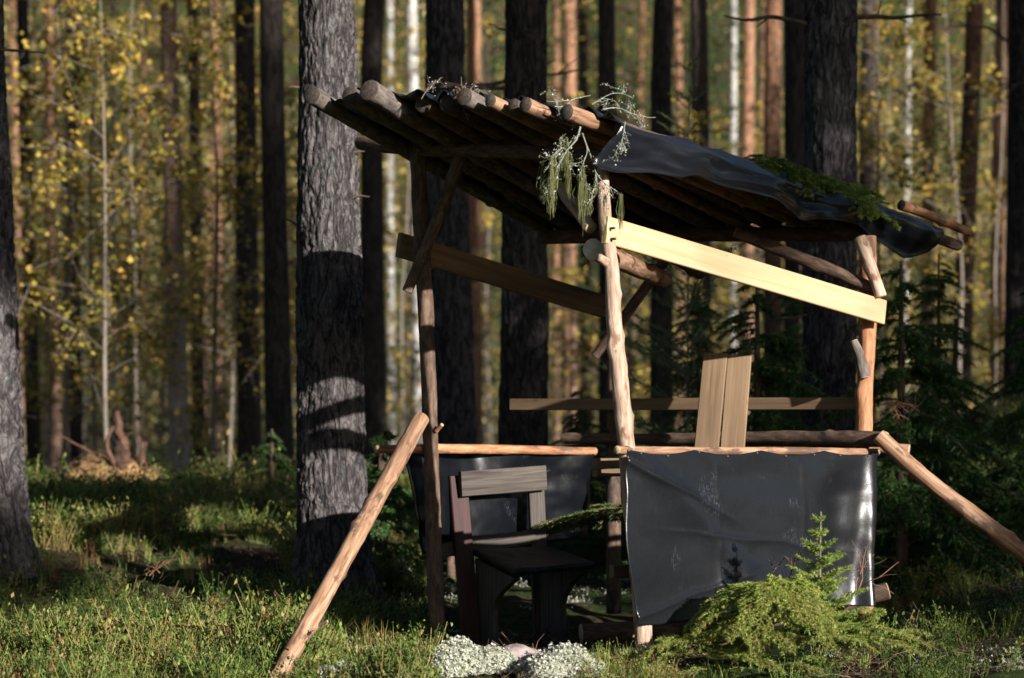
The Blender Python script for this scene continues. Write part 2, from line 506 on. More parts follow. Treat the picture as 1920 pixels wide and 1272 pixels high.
def bough_segs(p0, dirv, L, droop, ntw, r, twl=.35, sag=.25):
    """axis and side twigs of one spruce bough"""
    s = np.linspace(0, 1, 9)
    h = unit(np.array([dirv[0], dirv[1], 0]) + 1e-6)
    c = np.array(p0) + np.outer(s * L, np.array(dirv)) - np.outer(s ** 2 * L * droop, [0, 0, 1])
    A0, A1 = c[:-1], c[1:]
    t = np.linspace(.12, .98, ntw)
    base = np.stack([np.interp(t, s, c[:, k]) for k in range(3)], 1)
    tan = unit(np.stack([np.interp(t, s, np.gradient(c[:, k])) for k in range(3)], 1))
    sd = unit(np.cross(tan, [0, 0, 1.]))
    sg = np.where(np.arange(ntw) % 2 == 0, 1, -1)[:, None]
    ln = (L * twl * (1.05 - t) ** .7 * r.uniform(.75, 1.2, ntw))[:, None]
    dd = unit(sd * sg * .8 + tan * .75 + r.normal(0, .12, (ntw, 3)))
    mid = base + dd * ln * .55
    end = mid + unit(dd + [0, 0, -sag * 1.6] + tan * .2) * ln * .45
    sub = unit(dd * .6 + tan * .9 + r.normal(0, .2, (ntw, 3)) - [0, 0, sag])
    e2 = mid + sub * ln * .4
    return (A0, A1), (np.vstack([base, mid, mid]), np.vstack([mid, end, e2]))

# ------------------------------------------------------------------ trees
def near_trunk(name, root, pxt, pxb, wt, wb, d, mat, seed, nth=120, nz=380, top=8.5, yb=1000, plate=.024, flare=.6):
    """a big furrowed pine stem with real plates and cracks; px at row 0 and at row yb"""
    z1, z0 = CAMZ + HY / F * d, CAMZ + (HY - yb) / F * d
    zb = hz(*root[:2]) - .15
    z = np.linspace(zb, top, nz)
    cx = np.interp(z, [z0, z1], [pxb, pxt], left=None)
    k = (pxt - pxb) / (z1 - z0)
    cx = (pxb + k * (z - z0) - 960) / F * d
    rad = np.clip((wb + (wt - wb) * (z - z0) / (z1 - z0)), wt * .6, wb * 1.3) / 2 / F * d
    rad = rad * (1 + flare * np.exp(-(z - zb) / .22))
    th = np.linspace(0, 2 * np.pi, nth, endpoint=False)
    Z, T = np.meshgrid(z, th, indexing='ij')
    q = np.stack([np.cos(T), np.sin(T), Z], -1).reshape(-1, 3)
    wob = (vn(q * [3, 3, 3], seed + 3) - .5)[:, None] * .8
    a = vn(q * [5.5, 5.5, 5.0] + wob, seed)
    b = vn(q * [9, 9, 11] + wob, seed + 1)
    crack = np.maximum(np.exp(-((a - .5) / .055) ** 2), .75 * np.exp(-((b - .5) / .06) ** 2))
    fine = fbm(q * [26, 26, 34], seed + 2, 2) - .5
    dis = plate * (-.9 * crack + .55 * fine + .9 * (vn(q * [2.2, 2.2, 1.6], seed + 7) - .5))
    butt = np.exp(-(Z.ravel() - zb) / .3) * .05 * np.sin(5 * T.ravel() + seed)
    rr = np.repeat(rad, nth) + dis + butt
    V = np.c_[np.repeat(cx, nth) + rr * q[:, 0], d + rr * q[:, 1], Z.ravel()]
    i, j = np.meshgrid(np.arange(nz - 1), np.arange(nth), indexing='ij')
    kk = (j + 1) % nth
    mb = MB()
    mb.add(V, np.stack([i * nth + j, i * nth + kk, (i + 1) * nth + kk, (i + 1) * nth + j], -1).reshape(-1, 4), 0,
           np.c_[q[:, 0] * .17 + seed, q[:, 1] * .17, q[:, 2]])
    lean = k / F * d
    return mb, (cx[-1], d, top, rad[-1], lean)

def crown_mesh(seed, z0=11.5, z1=18, wide=1.7, clumps=46, per=42, size=.22):
    r = np.random.default_rng(seed)
    mb = MB()
    t = r.random(clumps) ** .8
    zz = z0 + (z1 - z0) * t
    rad = wide * (1 - .75 * t) * np.sqrt(r.uniform(.15, 1, clumps))
    an = r.uniform(0, 6.283, clumps)
    C = np.c_[np.cos(an) * rad, np.sin(an) * rad, zz]
    sticks(mb, np.c_[0 * zz, 0 * zz, zz - .3 * rad], C, .025, .008, 0, tint=.3)
    pts = np.repeat(C, per, 0) + r.normal(0, .26, (clumps * per, 3)) * [1.2, 1.2, .7]
    leaves(mb, pts, np.full(len(pts), size), 1, tint=r.random(len(pts)), r=r, asp=.35)
    return mb.mesh('pine_crown', [M['twig'], M['needle_pine']])

CROWNS = [crown_mesh(50 + k, 11.8 + .8 * k, 17.5 + k, 1.35 + .12 * k) for k in range(3)]

def trunk_mesh(mat, seed, h=19):
    mb = MB()
    r = np.random.default_rng(seed)
    zz = np.linspace(0, h, 9)
    c = np.c_[np.cumsum(r.normal(0, .035, 9)) * .8, np.cumsum(r.normal(0, .035, 9)) * .8, zz]
    c[:3, :2] *= .3
    rad = np.interp(zz, [0, 1.5, 10, h], [1.15, 1, .75, .1])
    n, seg = 64, 16
    tube(mb, c, rad, seg, n, .05, .03, seed, None)
    V = mb.V[0]
    # unit-radius stem: texture coordinates at a typical radius
    zc = V[:, 2]
    cc = np.stack([np.interp(zc, zz, c[:, k]) for k in range(2)], 1)
    uv = (V[:, :2] - cc)
    mb.T[0] = np.c_[uv * .14 + seed * .7, zc]
    V[:, :2] = uv + cc * 6
    return mb.mesh('pine_trunk', [M[mat]])

TRUNKS = {m: [trunk_mesh(m, 300 + 10 * q + k) for k in range(3)] for q, m in enumerate(['bark_dark', 'bark_brown', 'bark_orange', 'bark_birch', 'bark_sunlit_foot'])}
CNT = [0]

def link_mesh(name, me, parent, loc=(0, 0, 0), scale=(1, 1, 1), rz=0):
    o = bpy.data.objects.new(name, me)
    COL.objects.link(o)
    o.parent = parent
    o.location, o.scale, o.rotation_euler = loc, scale, (0, 0, rz)
    return o

def dead_branch(root, base, ang, L, rise, seed, rad=.016, mat='pole_dark', forks=3):
    r = np.random.default_rng(seed)
    d = np.array([math.cos(ang), math.sin(ang), rise])
    pts = [np.array(base)]
    for k in range(4):
        pts.append(pts[-1] + d * L / 4 + r.normal(0, .05 * L, 3) * [1, 1, .8])
    mb = MB()
    tube(mb, pts, [rad, rad * .8, rad * .3], 7, 18, .15, .1, seed, 0)
    for k in range(forks):
        p = pts[1 + k % 3]
        tube(mb, [p, p + unit(d + r.normal(0, .8, 3)) * L * r.uniform(.15, .35)], [rad * .4, rad * .15], 5, 5, .1, .1, seed + k, 0)
    return mb.build('dead_branch', M[mat], root)

def pine(pxt, pxb, wpx, d, kind, label, group=None, crown=True, name='pine_tree', yref=850, branches=0, cat='tree'):
    """a pine whose stem crosses row 0 at pxt and row yref at pxb, wpx wide, d metres away"""
    z1, z0 = CAMZ + HY / F * d, CAMZ + (HY - yref) / F * d
    xb, xt = (pxb - 960) / F * d, (pxt - 960) / F * d
    lean = (xt - xb) / (z1 - z0)
    zb = hz(xb, d)
    x0 = xb + lean * (zb - z0)
    t = thing(name, label, cat, (x0, d, zb - .1), group)
    CNT[0] += 1
    s = CNT[0]
    rad = wpx / 2 / F * d
    me = TRUNKS[kind][s % 3]
    o = link_mesh('trunk', me, t, (0, 0, 0), (rad, rad, 1), s * 2.1)
    t.rotation_euler = (0, math.atan(np.clip(lean, -.2, .2)), 0)
    if crown and s % 2 == 0:
        link_mesh('crown', CROWNS[s % 3], t, (0, 0, (s % 5) * .35), (1, 1, 1), s * 1.3)
    for k in range(branches):
        r = np.random.default_rng(s * 7 + k)
        bb = dead_branch(None, (0, 0, 0), r.choice([0, 3.14]) + r.normal(0, .5), r.uniform(.5, 1.3), r.uniform(-.25, .5), s * 11 + k)
        bb.parent = t
        bb.location = (0, 0, r.uniform(1.6, z1 - zb + .2))
    return t

def big_pine(label, pxt, pxb, wt, wb, d, mat, seed, branches=(), **kw):
    x = (pxb - 960) / F * d
    t = thing('pine_tree', label, 'tree', (x, d, hz(x, d)), 'pine trunks around the shelter')
    mb, (cx, cy, top, rt, lean) = near_trunk('trunk', (x, d), pxt, pxb, wt, wb, d, mat, seed, **kw)
    # the rest of the stem up to the crown
    tube(mb, [(cx, cy, top - .02), (cx + lean * 5, cy, top + 5), (cx + lean * 10, cy, top + 10.5)], [rt, rt * .7, rt * .12], 20, 40, .04, .03, seed, None)
    mb.build('trunk', M[mat], t)
    r_ = np.random.default_rng(seed)
    for k in range(5):
        zz, sd_ = r_.uniform(1.3, 4.2), r_.choice([-1, 1])
        xx = x + lean * (zz - hz(x, d)) + sd_ * rt * .9
        dead_branch(t, (xx, d - .05, zz), (0 if sd_ > 0 else 3.14) + r_.normal(0, .5), r_.uniform(.08, .3), r_.uniform(-.2, .4), seed * 3 + k, .011, forks=1)
    c = link_mesh('crown', CROWNS[seed % 3], t, (cx + lean * 5 - x, 0, 0), (1, 1, 1), seed)
    for (px, py, ang, L, rise) in branches:
        dead_branch(t, P(px, py, d - .05), ang, L, rise, seed + int(px), .018)
    return t

BIG = [
    ('thick grey pine trunk cut off by the left edge', -62, -42, 130, 190, 14.2, 'bark_near', 3, (), {}),
    ('thick sunlit grey pine trunk in front, beside the leaning peeled pole', 613, 622, 106, 136, 13.8, 'bark_near', 8, (), {}),
    ('thick dark pine trunk seen under the left side of the roof', 832, 852, 72, 92, 19.0, 'bark_near', 13, ((868, 160, .1, .9, .15),), dict(nth=72, nz=200)),
    ('thick shaded pine trunk rising behind the middle of the roof', 987, 980, 80, 98, 17.2, 'bark_dark', 19, ((948, 165, 3.0, .45, .1),), dict(nth=72, nz=200)),
    ('thick dark pine trunk behind the right rear post', 1558, 1553, 96, 106, 15.6, 'bark_near', 25, ((1512, 45, 3.2, .5, .02), (1606, 32, .1, .5, .06)), dict(nth=100, nz=300)),
]
for lb, a, b, c, d_, dd, m_, sd, br, kw in BIG:
    big_pine(lb, a, b, c, d_, dd, m_, sd, br, **kw)

TREES = [  # px at row 0, px at row 850, width px, depth, bark, label, branches
    (20, 45, 22, 44, 'bark_orange', 'slim orange pine trunk nearest the left edge', 0),
    (40, 62, 27, 30, 'bark_dark', 'dark slim pine trunk second from the left edge', 1),
    (83, 104, 22, 38, 'bark_orange', 'thin sunlit orange pine trunk near the left edge', 0),
    (126, 140, 29, 32, 'bark_dark', 'dark pine trunk right of the thin orange one at far left', 1),
    (316, 338, 36, 26, 'bark_sunlit_foot', 'pine trunk with a pale foot coloured as sunlit behind the uprooted stump', 0),
    (364, 374, 25, 36, 'bark_dark', 'thin dark pine trunk right of the one with the pale foot', 0),
    (398, 416, 25, 42, 'bark_orange', 'pale orange pine trunk left of the two dark stems', 0),
    (457, 466, 42, 25, 'bark_dark', 'dark pine trunk, left one of the pair beside the thick sunlit trunk', 2),
    (510, 525, 48, 22.5, 'bark_dark', 'dark brown pine trunk, right one of the pair beside the thick sunlit trunk', 1),
    (692, 700, 46, 27, 'bark_dark', 'dark pine trunk just right of the thick sunlit trunk', 0),
    (886, 890, 31, 34, 'bark_orange', 'bright orange pine trunk between the two thick shaded trunks', 0),
    (1038, 1044, 16, 48, 'bark_orange', 'thin pinkish pine trunk beside the thick shaded trunk mid roof', 0),
    (1063, 1070, 27, 38, 'bark_orange', 'sunlit orange pine trunk above the middle of the roof', 0),
    (1092, 1098, 23, 40, 'bark_dark', 'thin dark pine trunk right of the sunlit one above mid roof', 0),
    (1139, 1143, 38, 28, 'bark_dark', 'dark pine trunk above the front right corner of the roof', 1),
    (1236, 1240, 44, 25, 'bark_dark', 'dark branchy pine trunk left of the spruce top behind the roof', 3),
    (1270, 1276, 20, 46, 'bark_orange', 'slim pink pine trunk just right of the dark branchy one', 0),
    (1313, 1318, 38, 30, 'bark_dark', 'dark pine trunk directly behind the spruce top', 2),
    (1399, 1402, 26, 38, 'bark_orange', 'orange brown pine trunk right of the white birch behind the roof', 0),
    (1449, 1452, 36, 31, 'bark_brown', 'brown pine trunk between the orange one and the thick right trunk', 0),
    (1491, 1494, 44, 24, 'bark_dark', 'dark pine trunk half hidden by the thick right trunk', 0),
    (1622, 1626, 32, 30, 'bark_dark', 'dark pine trunk just right of the thick right trunk', 0),
    (1742, 1740, 27, 36, 'bark_brown', 'slender brown pine trunk above the projecting roof poles', 1),
    (1826, 1796, 36, 27, 'bark_brown', 'pine trunk leaning slightly to the right near the right edge', 1),
    (1874, 1868, 29, 33, 'bark_orange', 'orange pine trunk second from the right edge', 0),
    (1910, 1904, 46, 22, 'bark_dark', 'dark pine trunk at the right edge', 1),
]
for a, b, c, d_, k, lb, nb in TREES:
    pine(a, b, c, d_, k, lb, 'pine trunks of the forest behind the shelter', branches=nb)
for a, b, c, d_, lb in [(727, 735, 14, 44, 'thin pale birch stem left of the white birch over the roof'),
                        (781, 786, 24, 40, 'white birch trunk above the log ends of the roof'),
                        (1372, 1374, 15, 44, 'white birch trunk above the spruce boughs on the roof'),
                        (1700, 1696, 13, 50, 'thin pale birch stem far behind the right rear corner'),
                        (212, 214, 9, 27, 'thin pale sapling stem behind the uprooted stump')]:
    pine(a, b, c, d_, 'bark_birch', lb, 'birch stems in the forest', crown=False, name='birch_tree')
rt_ = np.random.default_rng(5)
for k in range(15):
    pxx = -30 + 135 * k + rt_.uniform(-30, 30)
    pine(pxx, pxx + rt_.normal(0, 10), rt_.uniform(12, 20), rt_.uniform(52, 85), rt_.choice(['bark_dark', 'bark_brown', 'bark_dark', 'bark_orange']),
         'slender blurred far trunk among the yellow leaves, %s from the left' % ['first', 'second', 'third', 'fourth', 'fifth', 'sixth', 'seventh', 'eighth', 'ninth', 'tenth', 'eleventh', 'twelfth', 'thirteenth', 'fourteenth', 'fifteenth', 'sixteenth', 'seventeenth', 'eighteenth', 'nineteenth', 'twentieth', 'twenty-first', 'twenty-second', 'twenty-third', 'twenty-fourth'][k], 'far trunks among the yellow leaves')
for k, (pxx, d_) in enumerate([(-150, 20), (-240, 27), (-330, 18), (-420, 33), (-520, 24), (-610, 38), (2030, 21), (2120, 30), (2230, 24), (2330, 36), (2450, 28), (2560, 20)]):
    sd_ = 'left' if pxx < 0 else 'right'
    pine(pxx, pxx + 8, 900 / d_ + 8, d_, ['bark_dark', 'bark_brown', 'bark_dark'][k % 3], 'pine trunk just outside the %s edge of the picture' % sd_, 'pines just outside the %s edge' % sd_, crown=False, branches=1)
# unseen pines added right of and behind the viewer, shaped to throw broken shade:
# crown x, y, height, radii, and where the stem stands if the crown hangs to one side
SHADE = [(8.8, 5.4, 4.6, 1.4, 2.2, 0, 0), (9.9, 15, 6.3, 1, 2.2, 0, 0), (29.4, -24, 12.4, .9, .7, 0, 0), (20.5, -8.8, 12.9, 1.3, 2.2, 0, 0), (17.8, 1.3, 12.8, 1.5, 1.9, 0, 0),
         (9.3, 17.4, 14.5, .6, 1.6, 0, 0), (10, 8.7, 14.1, 1.4, 1.3, 0, 0), (17.1, 12.8, 7.7, 1.5, 2.2, 0, 0), (9.3, 2.9, 3.2, .4, 1.5, 0, 0), (12.9, 7.1, 14.3, .5, 1.4, 0, 0),
         (22.38, -20.13, 12.21, .95, .48, -1.3, -.96), (22.71, -16.22, 12.31, 1.04, .36, .9, .67), (11.4, -5.1, 9.9, 1.0, 1.3, -1.5, -1.15)]
def shade_crown(seed, clumps=90, per=70):
    r = np.random.default_rng(seed)
    q = unit(r.normal(0, 1, (clumps, 3))) * r.random((clumps, 1)) ** .4 * .9
    mb = MB()
    sticks(mb, q * [.05, .05, 1] - [0, 0, .15], q, .014, .005, 0, tint=.3)
    pts = np.repeat(q, per, 0) + r.normal(0, .1, (clumps * per, 3))
    leaves(mb, pts, np.full(len(pts), .13), 1, tint=r.random(len(pts)), r=r, asp=.4)
    return mb.mesh('pine_crown', [M['twig'], M['needle_pine']])
SCR = [shade_crown(400 + k) for k in range(2)]
for k, (x, y, zc, rc, rz, ox, oy) in enumerate(SHADE):
    zb = hz(x + ox, y + oy)
    t = thing('pine_tree', 'unseen pine added outside the right of the picture to shade the glade', 'tree', (x + ox, y + oy, zb - .1), 'unseen pines added to shade the glade')
    link_mesh('trunk', TRUNKS['bark_brown'][k % 3], t, (0, 0, 0), (.13, .13, (zc + rz * .8) / 19), k)
    link_mesh('crown', SCR[k % 2], t, (-ox, -oy, zc - zb), (rc, rc, rz), 0)
    if ox:  # added limb: stem set aside so its shadow misses the shelter front
        mb = MB()
        tube(mb, [(x + ox, y + oy, zc - .5), (x + ox * .5, y + oy * .5, zc - .1), (x, y, zc)], [.05, .02], 8, 12, .1, .1, k, None)
        mb.build('limb', M['bark_brown'], t)

# slender pines added unseen to shade the dark trunks: x, y, crown radius
COLUMN = [(20.8, -8.0, 0.76), (11.9, 5.5, 0.35), (17.6, -1.3, 0.35), (10.7, 10.1, 1.15), (13.6, 9.0, 0.60), (23.1, -2.9, 0.35), (9.3, 17.2, 0.48), (24.0, 1.3, 0.35), (20.4, 6.7, 0.35), (25.5, 1.6, 0.35), (15.2, 21.4, 0.35), (19.3, 18.6, 0.60)]
for k, (x, y, rc) in enumerate(COLUMN):
    zb = hz(x, y)
    t = thing('pine_tree', 'unseen densely branched slender pine added at right to shade the trunks behind', 'tree', (x, y, zb - .1), 'unseen slender pines added to shade the background')
    link_mesh('trunk', TRUNKS['bark_brown'][k % 3], t, (0, 0, 0), (.12, .12, 16 / 19), k)
    for z_ in ((9.6, 13.6) if 11 < .8 * x + .6 * y < 13.3 else (4.2, 9.0, 13.6)):
        link_mesh('crown', SCR[(k + int(z_)) % 2], t, (0, 0, z_), (rc, rc, 3.0), k + z_)

# unseen pines added left of and behind the viewer to cut skylight
rc_ = np.random.default_rng(61)
stand = []
while len(stand) < 46:
    x, y = rc_.uniform(-26, 9), rc_.uniform(-22, 34)
    if y > -1 and abs(x) < .27 * y + 2.0 or abs(x) < 1.5 and y > -4: continue
    tt = np.linspace(0, 45, 180)
    bx, by = x - .602 * tt, y + .799 * tt
    if np.any((bx > -3.6) & (bx < 4.8) & (by > 9.8) & (by < 21)): continue
    if any((x - p) ** 2 + (y - q) ** 2 < 9 for p, q in stand): continue
    stand.append((x, y))
for k, (x, y) in enumerate(stand):
    zb = hz(x, y)
    t = thing('pine_tree', 'unseen tall pine added outside the left of the picture to cut skylight', 'tree', (x, y, zb - .1), 'unseen pines added to close the canopy')
    link_mesh('trunk', TRUNKS['bark_brown'][k % 3], t, (0, 0, 0), (.16, .16, 1), k)
    link_mesh('crown', SCR[k % 2], t, (0, 0, 15.2), (2.6, 2.6, 2.9), k)

# ------------------------------------------------------------------ young birches in autumn leaf, far foliage
def birch_proto(seed, h):
    r = np.random.default_rng(seed)
    tr, cr = MB(), MB()
    c = np.c_[np.cumsum(r.normal(0, .05, 6)), np.cumsum(r.normal(0, .05, 6)), np.linspace(0, h, 6)]
    tube(tr, c, [.024, .02, .013, .004], 7, 30, .05, .03, seed, None)
    pts, S0, S1 = [], [], []
    for k in range(26):
        t = r.uniform(.12, .98)
        b = np.array([np.interp(t * h, c[:, 2], c[:, q]) for q in range(2)] + [t * h])
        L = h * .26 * (1.15 - t) * r.uniform(.6, 1.2) + .15
        a = r.uniform(0, 6.283)
        d = np.array([math.cos(a), math.sin(a), r.uniform(.1, .7)])
        e = b + d * L
        S0.append(b); S1.append(e)
        for m in range(5):
            u = r.uniform(.3, 1)
            p = b + d * L * u
            q = p + r.normal(0, .22, 3) - [0, 0, .12]
            S0.append(p); S1.append(q)
            pts.append(p + (q - p) * r.random((13, 1)) + r.normal(0, .045, (13, 3)))
    sticks(tr, S0, S1, .006, .002)
    pts = np.concatenate(pts)
    leaves(cr, pts, np.full(len(pts), .068), 0, tint=np.clip(r.normal(.52, .24, len(pts)), 0, 1), r=r, asp=.8)
    return tr.mesh('birch_trunk', [M['twig']]), cr.mesh('birch_crown', [M['birch_leaf']])

BP = [birch_proto(70 + k, [3.2, 4.6, 6.0, 7.5][k]) for k in range(4)]
rb = np.random.default_rng(17)
ORD = ['first', 'second', 'third', 'fourth', 'fifth', 'sixth', 'seventh', 'eighth', 'ninth', 'tenth', 'eleventh', 'twelfth', 'thirteenth', 'fourteenth', 'fifteenth', 'sixteenth', 'seventeenth', 'eighteenth', 'nineteenth', 'twentieth', 'twenty-first', 'twenty-second', 'twenty-third', 'twenty-fourth', 'twenty-fifth', 'twenty-sixth', 'twenty-seventh', 'twenty-eighth']
zone = lambda q: 0 if q < 560 else (1 if q < 1600 else 2)
spots = [(110, 23, 2), (205, 21, 1), (275, 26, 2), (400, 23, 1), (445, 30, 2), (95, 34, 3), (308, 33, 3), (538, 34, 2), (1660, 24, 1), (1812, 26, 2), (1572, 33, 2), (1190, 28, 1), (178, 24, 1), (250, 30, 2), (430, 27, 1), (135, 29, 2), (380, 33, 2), (545, 28, 1), (232, 38, 3), (60, 36, 3), (480, 40, 3), (330, 44, 3), (160, 45, 3), (424, 50, 3),
         (740, 33, 2), (920, 38, 3), (1060, 34, 2), (1180, 40, 3), (1290, 44, 3), (1360, 36, 2), (1480, 38, 2), (760, 46, 3), (1020, 48, 3), (660, 40, 3),
         (1680, 30, 2), (1760, 34, 2), (1850, 30, 2), (1700, 42, 3), (1800, 44, 3), (1900, 40, 3), (1620, 48, 3), (1250, 30, 1), (-60, 30, 2), (2010, 34, 2), (1560, 42, 3), (860, 50, 3), (1420, 50, 3)]
for k, (px, d, q) in enumerate(spots):
    x = (px - 960) / F * d
    side = 'left of the thick sunlit trunk' if px < 560 else ('behind the shelter roof' if px < 1600 else 'right of the shelter')
    t = thing('young_birch', 'young yellow birch ' + side + ', ' + ORD[sum(zone(o_[0]) == zone(px) and o_[0] < px for o_ in spots) ] + ' from the left', 'tree', (x, d, hz(x, d) - .05), 'young yellow birches ' + side)
    t.rotation_euler = (0, 0, rb.uniform(0, 6.28))
    t.scale = (1, 1, rb.uniform(.85, 1.2))
    link_mesh('trunk', BP[q][0], t)
    link_mesh('crown', BP[q][1], t)

def far_foliage():
    r = np.random.default_rng(23)
    mb = MB()
    n = 2300
    d = r.uniform(36, 92, n)
    px = r.uniform(-700, 2620, n)
    x = (px - 960) / F * d
    z = H(x, d) + r.uniform(0, 1, n) ** 1.1 * 15
    den = fbm(np.c_[x * .3, d * .12, z * .22], 37, 2)
    k_ = den > .44
    x, d, z = x[k_], d[k_], z[k_]
    n = len(x)
    kind = fbm(np.c_[x * .22, d * .09, z * .16], 31, 2)
    kind = np.clip((kind - .5) * 4.2 + .52 + r.normal(0, .16, n), .02, 1)
    per = 105
    C = np.repeat(np.c_[x, d, z], per, 0) + r.normal(0, 1, (n * per, 3)) * np.repeat(r.uniform(.22, .75, n), per)[:, None] * [1, 1, 1.2]
    leaves(mb, C, np.full(n * per, .125), 0, tint=np.clip(np.repeat(kind, per) + r.normal(0, .13, n * per), 0, 1), r=r, asp=.8)
    tag(mb.build('distant_foliage', M['far_leaf']), 'hazy mass of golden and green leaves filling the far forest', 'foliage', kind='stuff')
far_foliage()

# ------------------------------------------------------------------ the shelter
D1, D2, D3, D4 = 12.1, 10.85, 12.2, 13.3
HUT = thing('forest_shelter', 'open pole shelter with slanting log roof and black plastic sheets', 'shelter', (.6, 12, 0))

def log(name, pts, r, mat, cap='cut', parent=HUT, seed=0, seg=14, knots=3, rough=.08, fine=.05, n=None):
    mb = MB()
    tube(mb, [P(*p) for p in pts], r, seg, n, rough, fine, seed, 1, 0, knots)
    return mb.build(name, [M[mat], M[cap]], parent)

def stub(parent, p, d, L, r, seed, mat='pole_pink'):
    mb = MB()
    p = np.asarray(p, float)
    tube(mb, [p, p + unit(d) * L], [r, r * .8], 8, 6, .1, .08, seed, 1)
    return mb.build('branch_stub', [M[mat], M['cut']], parent)

p1 = log('post', [(783, 268, D1), (788, 400, D1), (797, 560, D1), (806, 780, D1), (813, 1000, D1), (822, 1215, D1)], [.042, .04, .039, .043], 'pole_dark', seed=1, knots=6)
stub(p1, P(800, 508, D1 - .02), (.8, -.2, .35), .075, .004, 2, 'twig')
stub(p1, P(818, 808, D1 - .04), (.5, -.5, .5), .05, .013, 3, 'pole_orange')
p2 = log('post', [(1130, 310, D2), (1134, 400, D2), (1146, 500, D2), (1152, 600, D2), (1163, 720, D2), (1176, 850, D2), (1190, 1000, D2), (1205, 1165, D2), (1213, 1290, D2)], [.027, .034, .039, .04, .044], 'pole_pink', seed=4, knots=9, fine=.09)
stub(p2, P(1136, 492, D2 - .03), (-.5, -.6, .3), .05, .022, 5)
p3 = log('post', [(1628, 444, D3), (1627, 620, D3), (1620, 800, D3), (1622, 1150, D3)], [.042, .042, .044], 'pole_orange', seed=6, knots=5)
mb = MB()
tube(mb, [P(1601, 640, D3 - .06), P(1612, 668, D3 - .07), P(1620, 708, D3 - .08)], [.022, .026, .03], 9, 12, .15, .1, 7, 1)
mb.build('branch_stub', [M['pole_grey'], M['cut']], p3)
log('post', [(1150, 446, D4), (1152, 640, D4), (1150, 900, D4), (1151, 1150, D4)], [.038, .042], 'pole_dark', seed=8, knots=4)
# roof corners: A front left, B front right, C rear right, D rear left
A, B_, C_, D_ = P(600, 188, 11.5), P(1140, 232, 10.65), P(1712, 428, 12.7), P(1030, 436, 13.5)
def roof(u, v):
    u, v = np.asarray(u, float)[..., None], np.asarray(v, float)[..., None]
    return (A * (1 - u) + B_ * u) * (1 - v) + (D_ * (1 - u) + C_ * u) * v + np.array([0, 0, .19]) * u * (1 - u) * (1 - v)
# (u at front, u at rear, overhang front, overhang rear, radius, bark)
RAF = [(.0, .0, .03, .0, .043, 'pole_grey'), (.13, .09, .02, .01, .043, 'pole_grey'), (.235, .19, .05, .0, .05, 'pole_grey'), (.345, .29, -.03, .02, .045, 'pole_dark'),
       (.44, .385, -.02, .0, .045, 'pole_dark'), (.565, .48, .04, .01, .042, 'pole_grey'), (.645, .57, .03, .02, .03, 'pole'), (.70, .65, .01, .03, .032, 'pole_dark'),
       (.775, .74, .04, .0, .034, 'pole'), (.86, .82, .0, .08, .04, 'pole_dark'), (.925, .90, .05, .17, .036, 'pole'), (.99, .985, -.04, .20, .034, 'pole_dark')]
for k, (u0, u1, f0, f1, r_, m_) in enumerate(RAF):
    a, b = roof(u0, -f0), roof(u1, 1 + f1)
    mid = (a + b) / 2 + [0, 0, rng.normal(0, .012)]
    mb = MB()
    tube(mb, [a, mid, b], [r_, r_ * .95, r_ * .8], 14, None, .09, .06, 40 + k, 1, 0, 6)
    mb.build('roof_pole', [M[m_], M['cut_old']], HUT)
# poles that stick out past the rear right corner
log('roof_pole', [(1690, 385, 12.55), (1740, 403, 12.7), (1818, 436, 12.95)], [.028, .024], 'pole_orange', 'cut_old', seed=61)
log('roof_pole', [(1560, 372, 12.3), (1700, 425, 12.75), (1797, 461, 13.0)], [.034, .03], 'pole_dark', 'cut_old', seed=62)
log('roof_pole', [(1560, 425, 12.5), (1640, 440, 12.65), (1712, 456, 12.8)], [.035, .032], 'pole_grey', 'cut_old', seed=63)
# beams below the poles
log('beam', [(676, 268, 12.55), (785, 280, 12.1), (960, 284, 11.5), (1165, 300, 10.85)], [.036, .034], 'pole_dark', 'cut_old', seed=64)
log('beam', [(1020, 445, 13.35), (1330, 440, 12.95), (1690, 440, 12.6)], [.04, .036], 'pole_dark', 'cut_old', seed=65)
log('beam', [(1113, 468, 10.95), (1180, 497, 11.9), (1246, 524, 12.9)], [.05, .045], 'pole', 'cut_white', seed=66)
log('beam', [(1250, 470, 12.0), (1312, 512, 13.3)], [.04, .036], 'pole_dark', 'cut_old', seed=67)
log('beam', [(1380, 436, 12.3), (1480, 476, 12.25), (1560, 508, 12.2), (1647, 548, 12.1)], [.03, .034], 'pole_dark', 'cut', seed=68)  # dark bark colour stands in for the roof's shadow on this beam
# diagonal braces
log('brace', [(866, 285, 11.85), (825, 400, 11.95), (764, 546, 12.0)], [.032, .028], 'pole_dark', 'cut_old', seed=69)
log('brace', [(1050, 350, 11.15), (1075, 385, 11.05), (1108, 428, 10.92)], [.027, .03], 'pole_pink', 'cut', seed=70)
log('brace', [(1247, 487, 13.2), (1185, 575, 13.2), (1116, 668, 13.25)], [.03, .026], 'pole_dark', 'cut_old', seed=71)
log('brace', [(1612, 446, 12.1), (1632, 500, 12.08), (1652, 556, 12.06)], [.032, .03], 'pole_pink', 'cut', seed=72)

